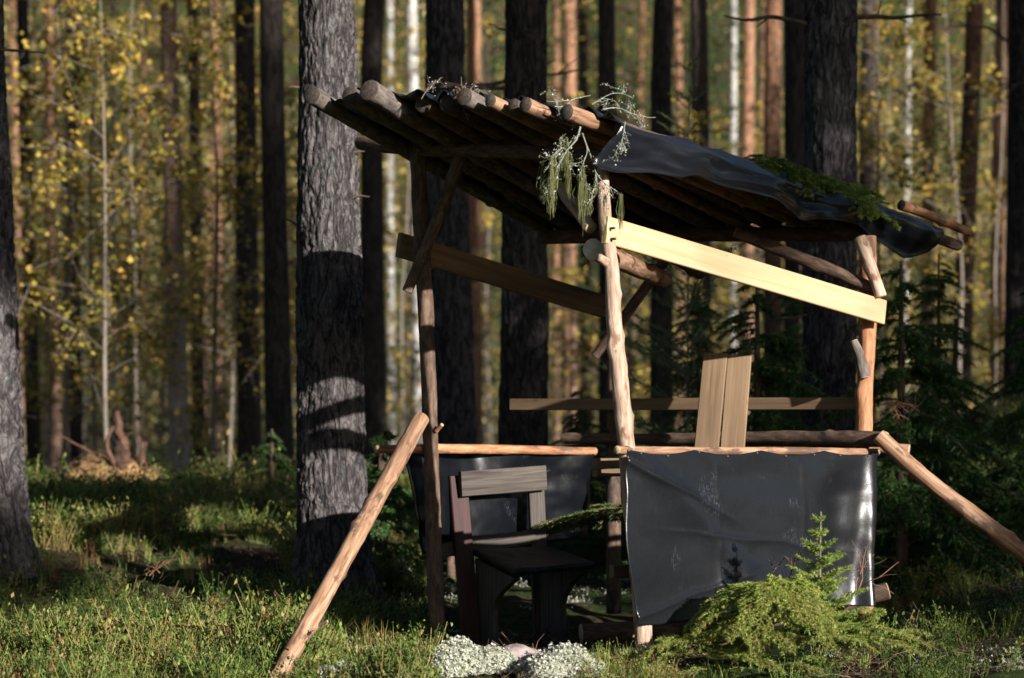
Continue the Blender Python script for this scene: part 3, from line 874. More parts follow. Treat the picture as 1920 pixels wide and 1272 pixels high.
def plank(name, a, b, wid, th, wdir, mat, seed, parent=HUT, cup=.004, n=14):
    mb = MB()
    board(mb, a, b, wid, th, wdir, seed, n, 0, cup)
    return mb.build(name, M[mat], parent, smooth=False)
UP = (0, 0, 1)
sb = plank('side_board', P(1133, 431, D2 - .03), P(1658, 586, D3 - .08), .122, .026, UP, 'plank', 1)
for px, py, dd in ((1150, 428, D2 - .046), (1152, 448, D2 - .046), (1632, 570, D3 - .1), (1634, 592, D3 - .1)):   # nail heads
    q = P(px, py, dd)
    mb = MB()
    tube(mb, [q + [-.012, .014, 0], q + [.004, -.004, 0]], [.006, .006], 8, 3, 0, 0, 1, 0)
    mb.build('nail', M['pole_dark'], sb)
plank('side_board', P(746, 459, D1 + .1), P(1140, 577, D4 - .05), .125, .026, UP, 'plank_old_shaded', 2)
plank('rear_board', P(958, 759, 13.62), P(1616, 757, D3 + .06), .064, .022, UP, 'plank_old_shaded', 3)
# rails
rl = log('rail', [(706, 843, 11.95), (800, 842, 12.16), (950, 843, 12.6), (1115, 847, 13.1)], [.021, .025, .022], 'pole_orange', 'cut', seed=73, knots=5)
log('rail', [(1157, 844, 10.76), (1300, 846, 11.2), (1500, 846, 11.7), (1645, 848, 12.1)], [.019, .02, .017], 'pole', 'cut', seed=74)
log('rail', [(1060, 822, 13.35), (1250, 824, 12.95), (1450, 822, 12.5), (1660, 824, 12.02)], [.03, .036, .041], 'pole_dark', 'cut', seed=75)
log('rail', [(1560, 826, 12.6), (1640, 838, 12.5), (1704, 845, 12.45)], [.03, .032], 'pole', 'cut', seed=76)
# short board ends that stick out at the front post
plank('nailed_board', P(1117, 877, 11.05), P(1190, 876, 11.25), .085, .03, UP, 'plank_old_shaded', 5, n=4)
plank('nailed_board', P(1147, 1072, 11.02), P(1200, 1070, 11.15), .06, .03, UP, 'plank_old_shaded', 6, n=4)
log('floor_log', [(1090, 1188, 11.9), (1300, 1176, 12.0), (1500, 1150, 12.1), (1664, 1108, 12.1)], [.05, .045], 'pole_dark', 'cut', seed=77)

def sheet(name, grid, mat, parent=HUT, thick=.003):
    """grid: (nu, nv, 3) points of a hanging sheet"""
    nu, nv = grid.shape[:2]
    i, j = np.meshgrid(np.arange(nu - 1), np.arange(nv - 1), indexing='ij')
    uu, vv = np.meshgrid(np.linspace(0, 1.8, nu), np.linspace(0, 1, nv), indexing='ij')
    mb = MB()
    mb.add(grid.reshape(-1, 3), np.stack([i * nv + j, (i + 1) * nv + j, (i + 1) * nv + j + 1, i * nv + j + 1], -1).reshape(-1, 4))
    o = mb.build(name, M[mat], parent)
    sm = o.modifiers.new('thickness', 'SOLIDIFY')
    sm.thickness = thick
    return o

def bil(a, b, c, d, nu, nv):
    u, v = np.meshgrid(np.linspace(0, 1, nu), np.linspace(0, 1, nv), indexing='ij')
    g = ((a * (1 - u[..., None]) + b * u[..., None]) * (1 - v[..., None]) + (d * (1 - u[..., None]) + c * u[..., None]) * v[..., None])
    return u, v, g

# right-hand side sheet, wrapped round the rear post
nu, nv = 170, 100
u, v, g = bil(P(1166, 843, 10.73), P(1652, 846, 12.02), P(1640, 1150, 11.95), P(1196, 1166, 10.75), nu, nv)
out = unit(np.array([.72, -.69, 0]))
along = unit(P(1652, 846, 12.02) - P(1166, 843, 10.73))
wr = .03 * np.exp(-((u - v * .55 - .03) / .05) ** 2) * (1 - .6 * v) + .02 * np.sin(9 * u + 4 * v) * v + .03 * (fbm(np.c_[u.ravel() * 4, v.ravel() * 3, u.ravel() * 0], 5, 3).reshape(u.shape) - .5) * sstep(0, .15, v)
bulge = .055 * np.exp(-((u - .945) / .026) ** 2) * (.4 + v * .8) - .05 * np.exp(-((u - .82) / .06) ** 2) * sstep(.02, .3, v)
crs = 0                                       # creases left from folding
for cu, cv, su, amp_ in ((.0, .06, .9, .016), (.33, 0, 99, .006), (.66, 0, 99, .006), (.12, .9, -.5, .009), (.5, .55, .25, .006)):
    dd = (u - cu) if su == 99 else ((v - cv) - su * (u - cu)) / math.hypot(1, su)
    crs = crs + 1.5 * amp_ * np.exp(-np.abs(dd) / .013) * (1 if su == 99 else sstep(.45, .2, np.abs(u - cu)))
g = g + out * (wr + bulge + crs * sstep(0, .08, v) + .012)[..., None]
g = g - along * (.05 * np.exp(-((v - .55) / .28) ** 2) * (1 - u) ** 3)[..., None]
g[..., 2] -= .022 * np.abs(np.sin(u * np.pi * 4)) * (1 - v) ** 3
g[..., 2] += .05 * v * (sstep(.3, 1, u) * .6 + (fbm(np.c_[u.ravel() * 7, v.ravel() * 0, u.ravel() * 0], 8, 2).reshape(u.shape) - .5) * 1.1)
g = g - out * (.12 * sstep(.965, 1, u))[..., None]
side = sheet('side_sheet', g, 'tarp')
for k in range(9):          # roofing nails along the rail
    q = g[int((.04 + .11 * k) * nu), 1] + out * .006
    mb = MB()
    tube(mb, [q - out * .006, q + out * .004], [.0035, .0035], 8, 3, 0, 0, 1, 0)
    mb.build('nail', M['pole_grey'], side)
# left-hand side sheet behind the chair
u, v, g = bil(P(766, 846, 12.12), P(1118, 850, 13.06), P(1110, 1010, 13.1), P(800, 1040, 12.15), 60, 36)
g = g + np.array([.6, -.8, 0]) * (.05 * (fbm(np.c_[u.ravel() * 6, v.ravel() * 3, u.ravel() * 0], 12, 3).reshape(u.shape) - .5) + .02 * np.sin(14 * u + 2 * v))[..., None]
g = g + np.array([-.6, .8, 0]) * .05
M['tarp_shaded'] = plastic('shaded plastic sheet', (.003, .0035, .005), (.007, .008, .011), .3)  # sheet colours darkened in place of shade behind the chair
sheet('side_sheet', g, 'tarp_shaded')
# roof sheet: lies on the poles, sags between them, hangs over the right edge
nu, nv = 150, 70
us, vs = np.linspace(-.02, 1.2, nu), np.linspace(.012, 1.03, nv)
u, v = np.meshgrid(us, vs, indexing='ij')
uc = np.minimum(u, 1.015)
g = roof(uc, v)
ur = np.array([r[0] for r in RAF])
near = np.min(np.abs(uc[..., None] - ur), -1)
q3 = np.c_[u.ravel() * 9, v.ravel() * 5, u.ravel() * 0]
g[..., 2] += .052 - np.minimum(near * 1.2, .05) * (.45 + .9 * vn(q3, 3).reshape(u.shape)) + .02 * (fbm(q3, 4, 3).reshape(u.shape) - .5)
fl = np.clip((u - 1.015) / .185, 0, 1)                        # flap, 0 at the fold
edge = unit(C_ - B_)
outr = unit(np.cross(edge, [0, 0, 1.]))
ln = np.interp(vs, [0, .1, .3, .5, .75, .86, .93, 1.03], [.27, .23, .17, .19, .16, .2, .24, .15])[None, :]
ln = ln * (1 + .22 * (vn(np.c_[v.ravel() * 16, v.ravel() * 0, v.ravel() * 0], 6).reshape(u.shape) - .5))
sa, rf = fl * ln, .042
an = np.minimum(sa / rf, 1.5)
rest = np.maximum(sa - 1.5 * rf, 0)
tuck = .25 + .5 * np.sin(v * 9 + .6) * (1 - v)
g = g + outr * (rf * np.sin(an) - rest * tuck)[..., None] - np.array([0, 0, 1.]) * (rf * (1 - np.cos(an)) + rest)[..., None]
def ridge(sx, sy, sd):
    return 1 - np.abs(2 * fbm(np.c_[u.ravel() * sx, v.ravel() * sy, u.ravel() * 0], sd, 2).reshape(u.shape) - 1) * 2
crum = .030 * ridge(9, 7, 31) + .016 * ridge(22, 17, 32) + .03 * np.sin(v * 23 + u * 9)
g = g + outr * (crum * sstep(.05, .5, fl))[..., None]
g[..., 2] += .018 * ridge(13, 10, 33) * (1 - sstep(.0, .3, fl))
roll = np.exp(-((v - .93) / .06) ** 2) * np.sin(np.clip(fl * 1.15, 0, 1) * np.pi) * .085
g = g + outr * roll[..., None]
g = g - edge * (.13 * fl * np.exp(-(v / .09)))[..., None]
sheet('roof_sheet', g, 'tarp_roof')

# ------------------------------------------------------------------ loose wood round the shelter
def pole_thing(name, label, pts, r, mat, cap, seed, cat='pole', knots=5):
    pp = [P(*p) for p in pts]
    t = thing(name, label, cat, pp[-1])
    mb = MB()
    tube(mb, pp, r, 16, None, .08, .05, seed, 1, 0, knots)
    mb.build('shaft', [M[mat], M[cap]], t)
    return t
t = pole_thing('leaning_pole', 'peeled pole leaning on the left front post, foot towards the viewer', [(790, 784, 11.9), (700, 948, 11.5), (600, 1130, 11.1), (505, 1300, 10.75)], [.044, .042, .04, .041], 'pole', 'cut', 81, knots=8)
stub(t, P(597, 1172, 11.03), (.9, -.2, .35), .045, .009, 82, 'pole_dark')
pole_thing('leaning_pole', 'peeled pole sloping to the ground from the right rear corner', [(1648, 818, 11.98), (1740, 900, 11.9), (1850, 985, 11.85), (1985, 1085, 11.8)], [.038, .04, .044], 'pole', 'cut', 83, knots=7)
for k, (a, b, lb) in enumerate([((1342, 664, 12.5), (1316, 905, 12.3), 'left one of two rough planks standing against the rear board'),
                                ((1387, 668, 12.48), (1366, 905, 12.3), 'right one of two rough planks standing against the rear board')]):
    a, b = P(*a), P(*b)
    b[2] = .02
    b[:2] = a[:2] + (P(*[(1316, 905, 12.3), (1366, 905, 12.3)][k])[:2] - a[:2]) * 2.0
    mb = MB()
    board(mb, a, b, .125, .022, (1, -.25, 0), 20 + k, 14)
    tag(mb.build('plank', M['plank_old_shaded'], None, smooth=False), lb, 'plank', 'rough planks standing in the shelter')

# ------------------------------------------------------------------ the chair
CH = thing('chair', 'home-made wooden chair with dark seat inside the shelter', 'chair', (0, 12.3, .02))
wv, fv = unit(np.array([.9, .436, 0])), unit(np.array([.436, -.9, 0]))
sl_ = P(858, 893, 12.38)
plank('back_post', sl_, P(882, 1200, 12.3), .098, .03, wv, 'maroon', 31, CH)
plank('back_post', P(1004, 905, 12.66), P(1016, 1205, 12.58), .088, .03, wv, 'grey_board_shaded', 32, CH)
plank('top_rail', P(862, 908, 12.33), P(1023, 896, 12.62), .128, .03, UP, 'grey_board_shaded', 33, CH)
plank('lower_rail', P(816, 1034, 12.32), P(1002, 1006, 12.60), .075, .028, UP, 'grey_board_shaded', 34, CH)
bl, br_, fr, fl_ = P(886, 1040, 12.36), P(1032, 1036, 12.6), P(1116, 1066, 12.2), P(965, 1079, 11.96)
mb = MB()
u, v, g = bil(bl, br_, fr, fl_, 24, 24)
g[..., 2] -= .012 * np.sin(u * np.pi) * np.sin(v * np.pi) - .006 * (vn(np.c_[u.ravel() * 8, v.ravel() * 8, u.ravel() * 0], 2).reshape(u.shape) - .5)
st_ = sheet('seat', g, 'seat', CH, .03)
def leg_panel(top0, top1, w0, w1, zb, seed, mat):
    """sawn side panel: straight at the back, concave cut in front"""
    s = np.linspace(0, 1, 16)
    ax = unit((top1 - top0) * [1, 1, 0])
    L = np.linalg.norm((top1 - top0)[:2])
    zt = np.minimum(top0[2], top1[2]) - .02
    wid = L * (w1 + (1 - w1) * np.clip(1 - s * 2.1, 0, 1) ** 1.8)
    back = top0 * [1, 1, 0] + np.outer(s * .02, ax)
    zz = top0[2] - .02 + (zb - top0[2] + .02) * s
    fz = top1[2] - .02 + (zb - top1[2] + .02) * s
    p = np.c_[back[:, :2], zz]
    q = np.c_[(back + ax * wid[:, None])[:, :2], fz]
    n = np.cross(ax, [0, 0, 1.]) * .016
    V = np.concatenate([p - n, q - n, q + n, p + n])
    m = len(s)
    k = np.arange(m - 1)
    fs = []
    for a, b in ((0, 1), (1, 2), (2, 3), (3, 0)):
        fs.append(np.stack([a * m + k, b * m + k, b * m + k + 1, a * m + k + 1], -1))
    fs.append(np.array([[0, m, 2 * m, 3 * m], [m - 1, 4 * m - 1, 3 * m - 1, 2 * m - 1]]))
    mb = MB()
    mb.add(V, fs, 0, np.c_[V[:, :2] + seed, V[:, 2]])
    return mb.build('leg', M[mat], CH, smooth=False)
leg_panel(bl + wv * .03, fl_ + wv * .03 - fv * .02, 1, .42, .0, 1, 'grey_board_shaded')
leg_panel(br_ - wv * .05, fr - wv * .05 - fv * .02, 1, .5, .0, 2, 'grey_board_shaded')

# spruce-bough bed inside, boughs on the roof, boughs and sapling in front
def bough_thing(name, label, cat, boughs, mat, per_m, ln, wd, tint=(0, 1), parent=None, stems=(), seed=0, group=None, wood_='twig_red'):
    r = np.random.default_rng(seed)
    t = thing(name, label, cat, boughs[0][0] if not stems else stems[0][0], group)
    st, nd2 = MB(), MB()
    for (p0, dv, L, droop, ntw, twl, sag) in boughs:
        (a0, a1), (t0, t1) = bough_segs(np.asarray(p0, float), unit(dv), L, droop, ntw, r, twl, sag)
        sticks(st, a0, a1, np.linspace(.006, .003, len(a0)) * (L / .6), np.linspace(.0055, .002, len(a0)) * (L / .6))
        sticks(st, t0, t1, .0018, .0012)
        needles(nd2, a0, a1, per_m, ln, wd, 0, tint, r)
        needles(nd2, t0, t1, per_m, ln, wd, 0, tint, r)
    for (p, q, ra, rb_) in stems:
        tube(st, [p, (np.asarray(p) + q) / 2 + r.normal(0, .004, 3), q], [ra, rb_], 7, 14, .05, .05, seed, None)
        needles(nd2, [np.asarray(p, float)], [np.asarray(q, float)], per_m * .7, ln, wd, 0, tint, r)
    st.build('stem', M[wood_], t)
    nd2.build('needles', M[mat], t, smooth=False)
    return t

rq = np.random.default_rng(91)
bs = []
for k in range(9):
    x = rq.uniform(0, 1)
    bs.append((P(1235 - 90 * x, 985 - 35 * rq.random(), 12.5 + .3 * rq.random()), (-.8 + .4 * rq.random(), -.3 + .5 * rq.random(), .05), .5, .22, 22, .36, .25))
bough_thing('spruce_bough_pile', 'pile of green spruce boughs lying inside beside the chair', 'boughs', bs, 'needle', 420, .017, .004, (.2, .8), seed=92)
bs = []
for k in range(34):
    s = k / 33
    p = P(1370 + 225 * s, 306 + 80 * s, 11.85 + .45 * s) + [0, .1 * rq.random(), 0]
    az_ = rq.normal(-.5, .9)
    bs.append((p, (math.cos(az_), math.sin(az_), .45 * rq.random() + .05), rq.uniform(.26, .42), .45, 22, .42, .3))
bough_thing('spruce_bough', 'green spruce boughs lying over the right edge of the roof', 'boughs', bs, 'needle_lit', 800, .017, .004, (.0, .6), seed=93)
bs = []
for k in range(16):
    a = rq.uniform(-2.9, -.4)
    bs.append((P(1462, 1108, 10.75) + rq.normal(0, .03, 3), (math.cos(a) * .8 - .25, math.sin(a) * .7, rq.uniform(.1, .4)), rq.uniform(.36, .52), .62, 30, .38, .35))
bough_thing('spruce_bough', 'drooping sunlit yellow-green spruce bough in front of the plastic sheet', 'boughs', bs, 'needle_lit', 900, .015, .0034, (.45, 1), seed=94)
# low boughs around
bs = []
for k in range(40):
    px, py = rq.uniform(1290, 1690), rq.uniform(1170, 1262)
    bs.append((P(px, py, 10.5 + rq.uniform(0, .6)), (rq.normal(0, 1), rq.normal(-.4, .6), rq.uniform(.1, .7)), rq.uniform(.2, .36), .4, 20, .42, .3))
bough_thing('spruce_bough', 'low tangle of spruce boughs on the ground around the small spruce', 'boughs', bs, 'needle_lit', 600, .015, .0034, (.15, .85), seed=95)

def spruce_small(label, base, h, seed, mat='needle_lit', whorls=7, per=6, L0=.26, tint=(.2, .8), per_m=560, ln=.014, wd=.0032, grp=None, up0=.45, droop=.12, sag=.0):
    r = np.random.default_rng(seed)
    base = np.asarray(base, float)
    bs = []
    for k in range(whorls):
        t = (k + .6) / whorls
        for m in range(per):
            a = r.uniform(0, 6.283)
            L = L0 * (1.08 - t) * r.uniform(.75, 1.2)
            bs.append((base + [0, 0, h * np.clip(t * .97 + r.normal(0, .12 / whorls), .02, .97)], (math.cos(a), math.sin(a), up0 + .5 * t), L, droop, max(6, int(20 * L / L0)), .34, sag))
    return bough_thing('small_spruce', label, 'spruce', bs, mat, per_m, ln, wd, tint, stems=[(base, base + [.01, 0, h], .008, .003)], seed=seed, group=grp, wood_='twig')
spruce_small('small green spruce sapling standing in front of the plastic sheet', P(1535, 1200, 10.75), .57, 96, L0=.25, per_m=620, wd=.003, ln=.017, tint=(.25, .85), whorls=8, per=7)
b0 = P(1290, 262, 15.5)
spruce_small('thin spruce top with upright leader rising behind the roof', [b0[0], 15.5, hz(b0[0], 15.5)], 3.62 - hz(b0[0], 15.5), 97, 'needle', 15, 5, .95, (.4, 1), 170, .022, .006)

def spruce_big(seed, h, L0, nb, per_m=75, ln=.034, wd=.011):
    r = np.random.default_rng(seed)
    st, nd2 = MB(), MB()
    tube(st, [(0, 0, 0), (0, 0, h)], [.05, .01], 8, 24, .05, .05, seed, None)
    for k in range(nb):
        t = r.uniform(.02, .98) ** 1.25
        a = r.uniform(0, 6.283)
        L = L0 * (1.05 - t) ** .8 * r.uniform(.7, 1.15)
        (a0, a1), (t0, t1) = bough_segs(np.array([0, 0, h * t]), unit(np.array([math.cos(a), math.sin(a), .12])), L, .42, 26, r, .34, .6)
        sticks(st, a0, a1, .008, .005)
        needles(nd2, a0, a1, per_m, ln, wd, 0, (.1, .7), r)
        needles(nd2, t0, t1, per_m, ln, wd, 0, (0, .8), r)
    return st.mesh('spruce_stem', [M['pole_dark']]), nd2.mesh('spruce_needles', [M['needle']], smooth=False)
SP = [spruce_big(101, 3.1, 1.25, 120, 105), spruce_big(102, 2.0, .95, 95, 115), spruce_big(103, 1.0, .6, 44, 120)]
for px, d, q, sc, lb in [(1420, 14.9, 1, 1.0, 'dark spruce filling the gap under the right slanting board'), (1690, 14.8, 1, 1.05, 'dark spruce right behind the right rear post'),
                         (1760, 15.9, 0, .62, 'spruce with drooping boughs right of the shelter'), (1950, 15.2, 1, .85, 'bright spruce branches entering at the right edge'),
                         (1310, 16.2, 0, .62, 'dark spruce between the rear posts of the shelter'), (715, 14.9, 2, 1.05, 'young spruce between the thick sunlit trunk and the left post'),
                         (845, 15.2, 2, .72, 'low young spruce seen just right of the left front post'), (510, 17.5, 2, .62, 'low young spruce left of the thick sunlit trunk'),
                         (1090, 16.5, 1, .62, 'young dark spruce behind the rear left post'), (1500, 17.5, 0, .7, 'dark spruce behind the thick right trunk')]:
    x = (px - 960) / F * d
    t = thing('spruce_tree', lb, 'spruce', (x, d, hz(x, d) - .03))
    t.rotation_euler = (0, 0, px * .7)
    t.scale = (sc, sc, sc)
    link_mesh('trunk', SP[q][0], t)
    link_mesh('crown', SP[q][1], t)

# ------------------------------------------------------------------ twigs, roots and lichen on the roof
def twiggy(name, label, starts, mat, L, seed, cat='twig', rad=.004, gen=3, drop=.5, lichen=0, parent=None):
    r = np.random.default_rng(seed)
    t = thing(name, label, cat, starts[0][0])
    li = MB()
    ends = []
    def grow(st, p, d, l, ra, g):
        pts = [p]
        for k in range(4):
            d = unit(d + r.normal(0, .22, 3) + [0, 0, -drop * .15])
            pts.append(pts[-1] + d * l / 4)
        tube(st, pts, [ra, ra * .5], 5, 9, .2, .15, int(r.integers(1000)), None)
        ends.extend(pts[1:])
        if g > 0:
            for k in range(r.integers(2, 4)):
                q = pts[r.integers(1, 4)]
                grow(st, q, unit(d + r.normal(0, .7, 3) - [0, 0, drop * .4]), l * r.uniform(.45, .7), ra * .6, g - 1)
    for p, d in starts:
        st = MB()
        grow(st, np.asarray(p, float), unit(d), L, rad, gen)
        st.build('branch', M[mat], t)
    if lichen:
        e = np.array(ends)
        e = e[r.random(len(e)) < .45]
        C = np.repeat(e, lichen, 0) + r.normal(0, .007, (len(e) * lichen, 3))
        leaves(li, C, np.full(len(C), .0095), 0, tint=r.random(len(C)), r=r, asp=.7)
        tag(li.build('lichen', M['lichen'], t, smooth=False), kind='stuff')
    return t, ends
t, ends = twiggy('hanging_branch', 'dead twig with grey-green lichen hanging from the roof front', [(P(1088, 238, 10.6), (-.25, 0, -1)), (P(1078, 258, 10.62), (-.8, 0, -.7)), (P(1092, 250, 10.6), (.25, 0, -1))], 'lichen_twig', .25, 111, 'branch', .0045, 3, .55, 5)
bd = MB()
e = np.array(ends)
r = np.random.default_rng(4)
e = e[r.choice(len(e), 26)]
S0, S1 = [], []
for p in e:
    k = r.integers(10, 34)
    L = r.uniform(.06, .26)
    o_ = r.normal(0, .008, (k, 3))
    a = p + o_ * .5
    m_ = a + [0, 0, -L * .5] + r.normal(0, .006, (k, 3))
    S0 += list(a); S1 += list(m_)
    S0 += list(m_); S1 += list(p + o_ * .6 + np.c_[np.zeros(k), np.zeros(k), -L * r.uniform(.6, 1, k)])
sticks(bd, S0, S1, .0011, .0007, 0, tint=np.repeat(r.random(len(S0)), 3))
bd.build('beard_lichen', M['beard'], t)
twiggy('dry_twig', 'bare lichen twig dangling over the black roof flap', [(P(1172, 228, 10.45), (.15, -.1, -1))], 'lichen_twig', .13, 112, 'twig', .003, 2, .6, 6)
twiggy('dry_twig', 'grey lichen-covered twigs lying on the front right of the roof', [(P(1040, 200, 10.75), (1, .3, .12)), (P(1110, 196, 10.75), (1, .3, .0)), (P(1130, 206, 10.8), (1, .5, -.1))], 'lichen_twig', .2, 113, 'twig', .0035, 3, .25, 4)
twiggy('dry_twig', 'tangle of dry roots and twigs on the roof front', [(P(790, 186, 11.15), (.5, 0, .8)), (P(880, 190, 11.1), (-.6, 0, .5)), (P(860, 195, 11.05), (.3, 0, .6)), (P(870, 185, 11.1), (.8, .2, .3))], 'twig', .12, 114, 'twig', .003, 2, .35, 2)
mb = MB()
for k in range(12):
    a = P(870 + rng.normal(0, 8), 178 + rng.normal(0, 7), 11.05 + rng.normal(0, .02))
    tube(mb, [a, a + rng.normal(0, .025, 3), a + [rng.normal(.02, .03), rng.normal(0, .02), -.05 - .03 * rng.random()]], [.007, .003], 6, 8, .2, .2, k, 0)
tag(mb.build('root_clump', M['root']), 'brown splintered root clump hanging at the roof front', 'root')

# ------------------------------------------------------------------ uprooted stump on the left
t = thing('uprooted_stump', 'reddish uprooted stump with a standing splinter on the left bank', 'stump', P(210, 905, 18.5))
mb = MB()
ng = 46
u, v = np.meshgrid(np.linspace(0, 2 * np.pi, ng, endpoint=True), np.linspace(0, np.pi / 2, 22), indexing='ij')
q = np.c_[(np.cos(u) * np.sin(v)).ravel(), (np.sin(u) * np.sin(v)).ravel(), np.cos(v).ravel()]
rr = 1 + .5 * (fbm(q * 3 + 5, 3, 4) - .5)
V = P(205, 915, 18.6) + q * rr[:, None] * [.4, .28, .25]
i, j = np.meshgrid(np.arange(ng - 1), np.arange(21), indexing='ij')
mb.add(V, np.stack([i * 22 + j, i * 22 + j + 1, (i + 1) * 22 + j + 1, (i + 1) * 22 + j], -1).reshape(-1, 4))
M['root_soil'] = wood('rusty root soil', [(.3, (.16, .075, .03)), (.5, (.32, .18, .08)), (.75, (.48, .33, .14))], (25, 25, 25), .95, 1)
mb.build('root_mass', M['root_soil'], t)
mb = MB()
tube(mb, [P(232, 900, 18.5), P(228, 850, 18.5), P(222, 800, 18.48), P(220, 772, 18.47)], [.085, .06, .05, .02], 16, 40, .75, .6, 5, 0)
mb.build('splinter', M['root'], t)
for k, pts in enumerate([[(195, 866, 18.4), (165, 845, 18.4), (140, 832, 18.4), (110, 815, 18.4)], [(238, 815, 18.45), (255, 812, 18.45), (262, 826, 18.45), (270, 832, 18.45)],
                         [(215, 870, 18.4), (200, 835, 18.4), (212, 800, 18.4)], [(270, 830, 18.45), (266, 855, 18.45), (268, 880, 18.45)], [(130, 905, 18.4), (126, 880, 18.4), (134, 868, 18.4)]]):
    mb = MB()
    tube(mb, [P(*p) for p in pts], [[.012, .006], [.01, .008], [.025, .01], [.03, .03], [.015, .008]][k], 7, 14, .25, .2, k, 0)
    mb.build('root', M['root'], t)
mb = MB()
r = np.random.default_rng(44)
C = V[r.choice(len(V), 1800)] + r.normal(0, .02, (1800, 3))
S1 = C + unit(r.normal(0, 1, C.shape) * [1, 1, .5] - [0, 0, .4]) * r.uniform(.03, .1, (1800, 1))
sticks(mb, C, S1, .003, .0015, 0, tint=np.repeat(r.random(1800), 3))
mb.build('rootlets', M['litter'], t)

# ------------------------------------------------------------------ lichen cushions, stone
def cushion(label, px, py, d, rx, ry, h, seed, n=5200):
    r = np.random.default_rng(seed)
    c = P(px, py, d)
    if seed >= 10: c[2] = hz(c[0], c[1]) - .01
    t = thing('lichen_cushion', label, 'lichen', (c[0], c[1], c[2]), 'pale lichen cushions in front of the shelter')
    mb, core = MB(), MB()
    uu, vv = np.meshgrid(np.linspace(0, 2 * np.pi, 34), np.linspace(0, np.pi / 2, 12), indexing='ij')
    q2 = np.c_[(np.cos(uu) * np.sin(vv)).ravel(), (np.sin(uu) * np.sin(vv)).ravel(), np.cos(vv).ravel()]
    i, j = np.meshgrid(np.arange(33), np.arange(11), indexing='ij')
    fc = np.stack([i * 12 + j, i * 12 + j + 1, (i + 1) * 12 + j + 1, (i + 1) * 12 + j], -1).reshape(-1, 4)
    nl = 7
    for k in range(nl):
        an = r.uniform(0, 6.283)
        of = np.array([math.cos(an) * rx, math.sin(an) * ry, 0]) * (0 if k == 0 else r.uniform(.45, .85))
        sz = np.array([rx, ry, h]) * (.72 if k == 0 else r.uniform(.3, .55)) * [1, 1, 1.25]
        m = int(n / nl * (1.8 if k == 0 else .9))
        th, ph = r.uniform(0, 6.283, m), np.arccos(r.uniform(0, 1, m))
        q = np.c_[np.cos(th) * np.sin(ph), np.sin(th) * np.sin(ph), np.cos(ph)]
        lump = .72 + .6 * fbm(q * 2.6 + seed + k, seed, 3)
        puff = vn(q * 9 + seed, seed + 4)
        pts = c + of + q * (lump * (.84 + .3 * puff))[:, None] * sz
        leaves(mb, pts, np.full(m, .0125), 0, tint=np.clip(.1 + puff * .9 + r.normal(0, .12, m), 0, 1), r=r, asp=.9)
        leaves(mb, pts - q * .012, np.full(m, .014), 0, tint=np.clip(puff * .5, 0, 1), r=r, asp=.9)
        l2 = .72 + .6 * fbm(q2 * 2.6 + seed + k, seed, 3)
        core.add(c + of + q2 * (l2 * .88)[:, None] * sz, fc, tint=np.full(len(fc), .1))
    core.build('core', M['lichen'], t)
    mb.build('tufts', M['lichen'], t, smooth=False)
cushion('large pale lichen cushion in front of the chair', 858, 1262, 10.6, .2, .18, .16, 1, 8500)
cushion('large pale lichen cushion left of the front right post', 1058, 1268, 10.5, .2, .18, .15, 2, 8500)
cushion('small pale lichen patch right of the leaning pole foot', 655, 1268, 10.5, .13, .1, .075, 3, 2600)
cushion('lowest small lichen patch between the two large cushions and the pole', 735, 1278, 10.45, .09, .09, .075, 4, 2000)
for k, (px, py, d, s, h, lb) in enumerate([(1215, 0, 0, 0, 0, '')][:0] + [(1690, 1145, 11.6, .09, .05, 'small lichen clump right of the spruce sapling'), (1745, 1140, 11.7, .07, .045, 'small lichen clump below the sloping right pole'),
                                           (1900, 1130, 11.5, .1, .08, 'lichen clump at the right edge, mid height'), (1905, 1255, 10.7, .1, .06, 'lichen clump in the bottom right corner'), (1800, 1170, 11.3, .1, .04, 'flat lichen clump on the dark ground at right'),
                                           (748, 905, 14.6, .12, .16, 'lichen-covered mound behind the leaning pole')]):
    cushion(lb, px, py + 12, d, s, s * .9, h, 10 + k, 1500)
mb = MB()
u, v = np.meshgrid(np.linspace(0, 2 * np.pi, 30), np.linspace(0, np.pi, 18), indexing='ij')
q = np.c_[(np.cos(u) * np.sin(v)).ravel(), (np.sin(u) * np.sin(v)).ravel(), np.cos(v).ravel()]
V = P(972, 1236, 10.75) + q * (.8 + .45 * fbm(q * 2 + 3, 2, 3))[:, None] * [.1, .08, .06]
i, j = np.meshgrid(np.arange(29), np.arange(17), indexing='ij')
mb.add(V, np.stack([i * 18 + j, i * 18 + j + 1, (i + 1) * 18 + j + 1, (i + 1) * 18 + j], -1).reshape(-1, 4))
M['stone'] = wood('pinkish stone', [(.3, (.2, .15, .14)), (.5, (.34, .27, .25)), (.7, (.45, .38, .36))], (30, 30, 30), .85, .4, (.2, .22, .18), 10)
tag(mb.build('stone', M['stone']), 'pinkish stone between the two large lichen cushions', 'stone')

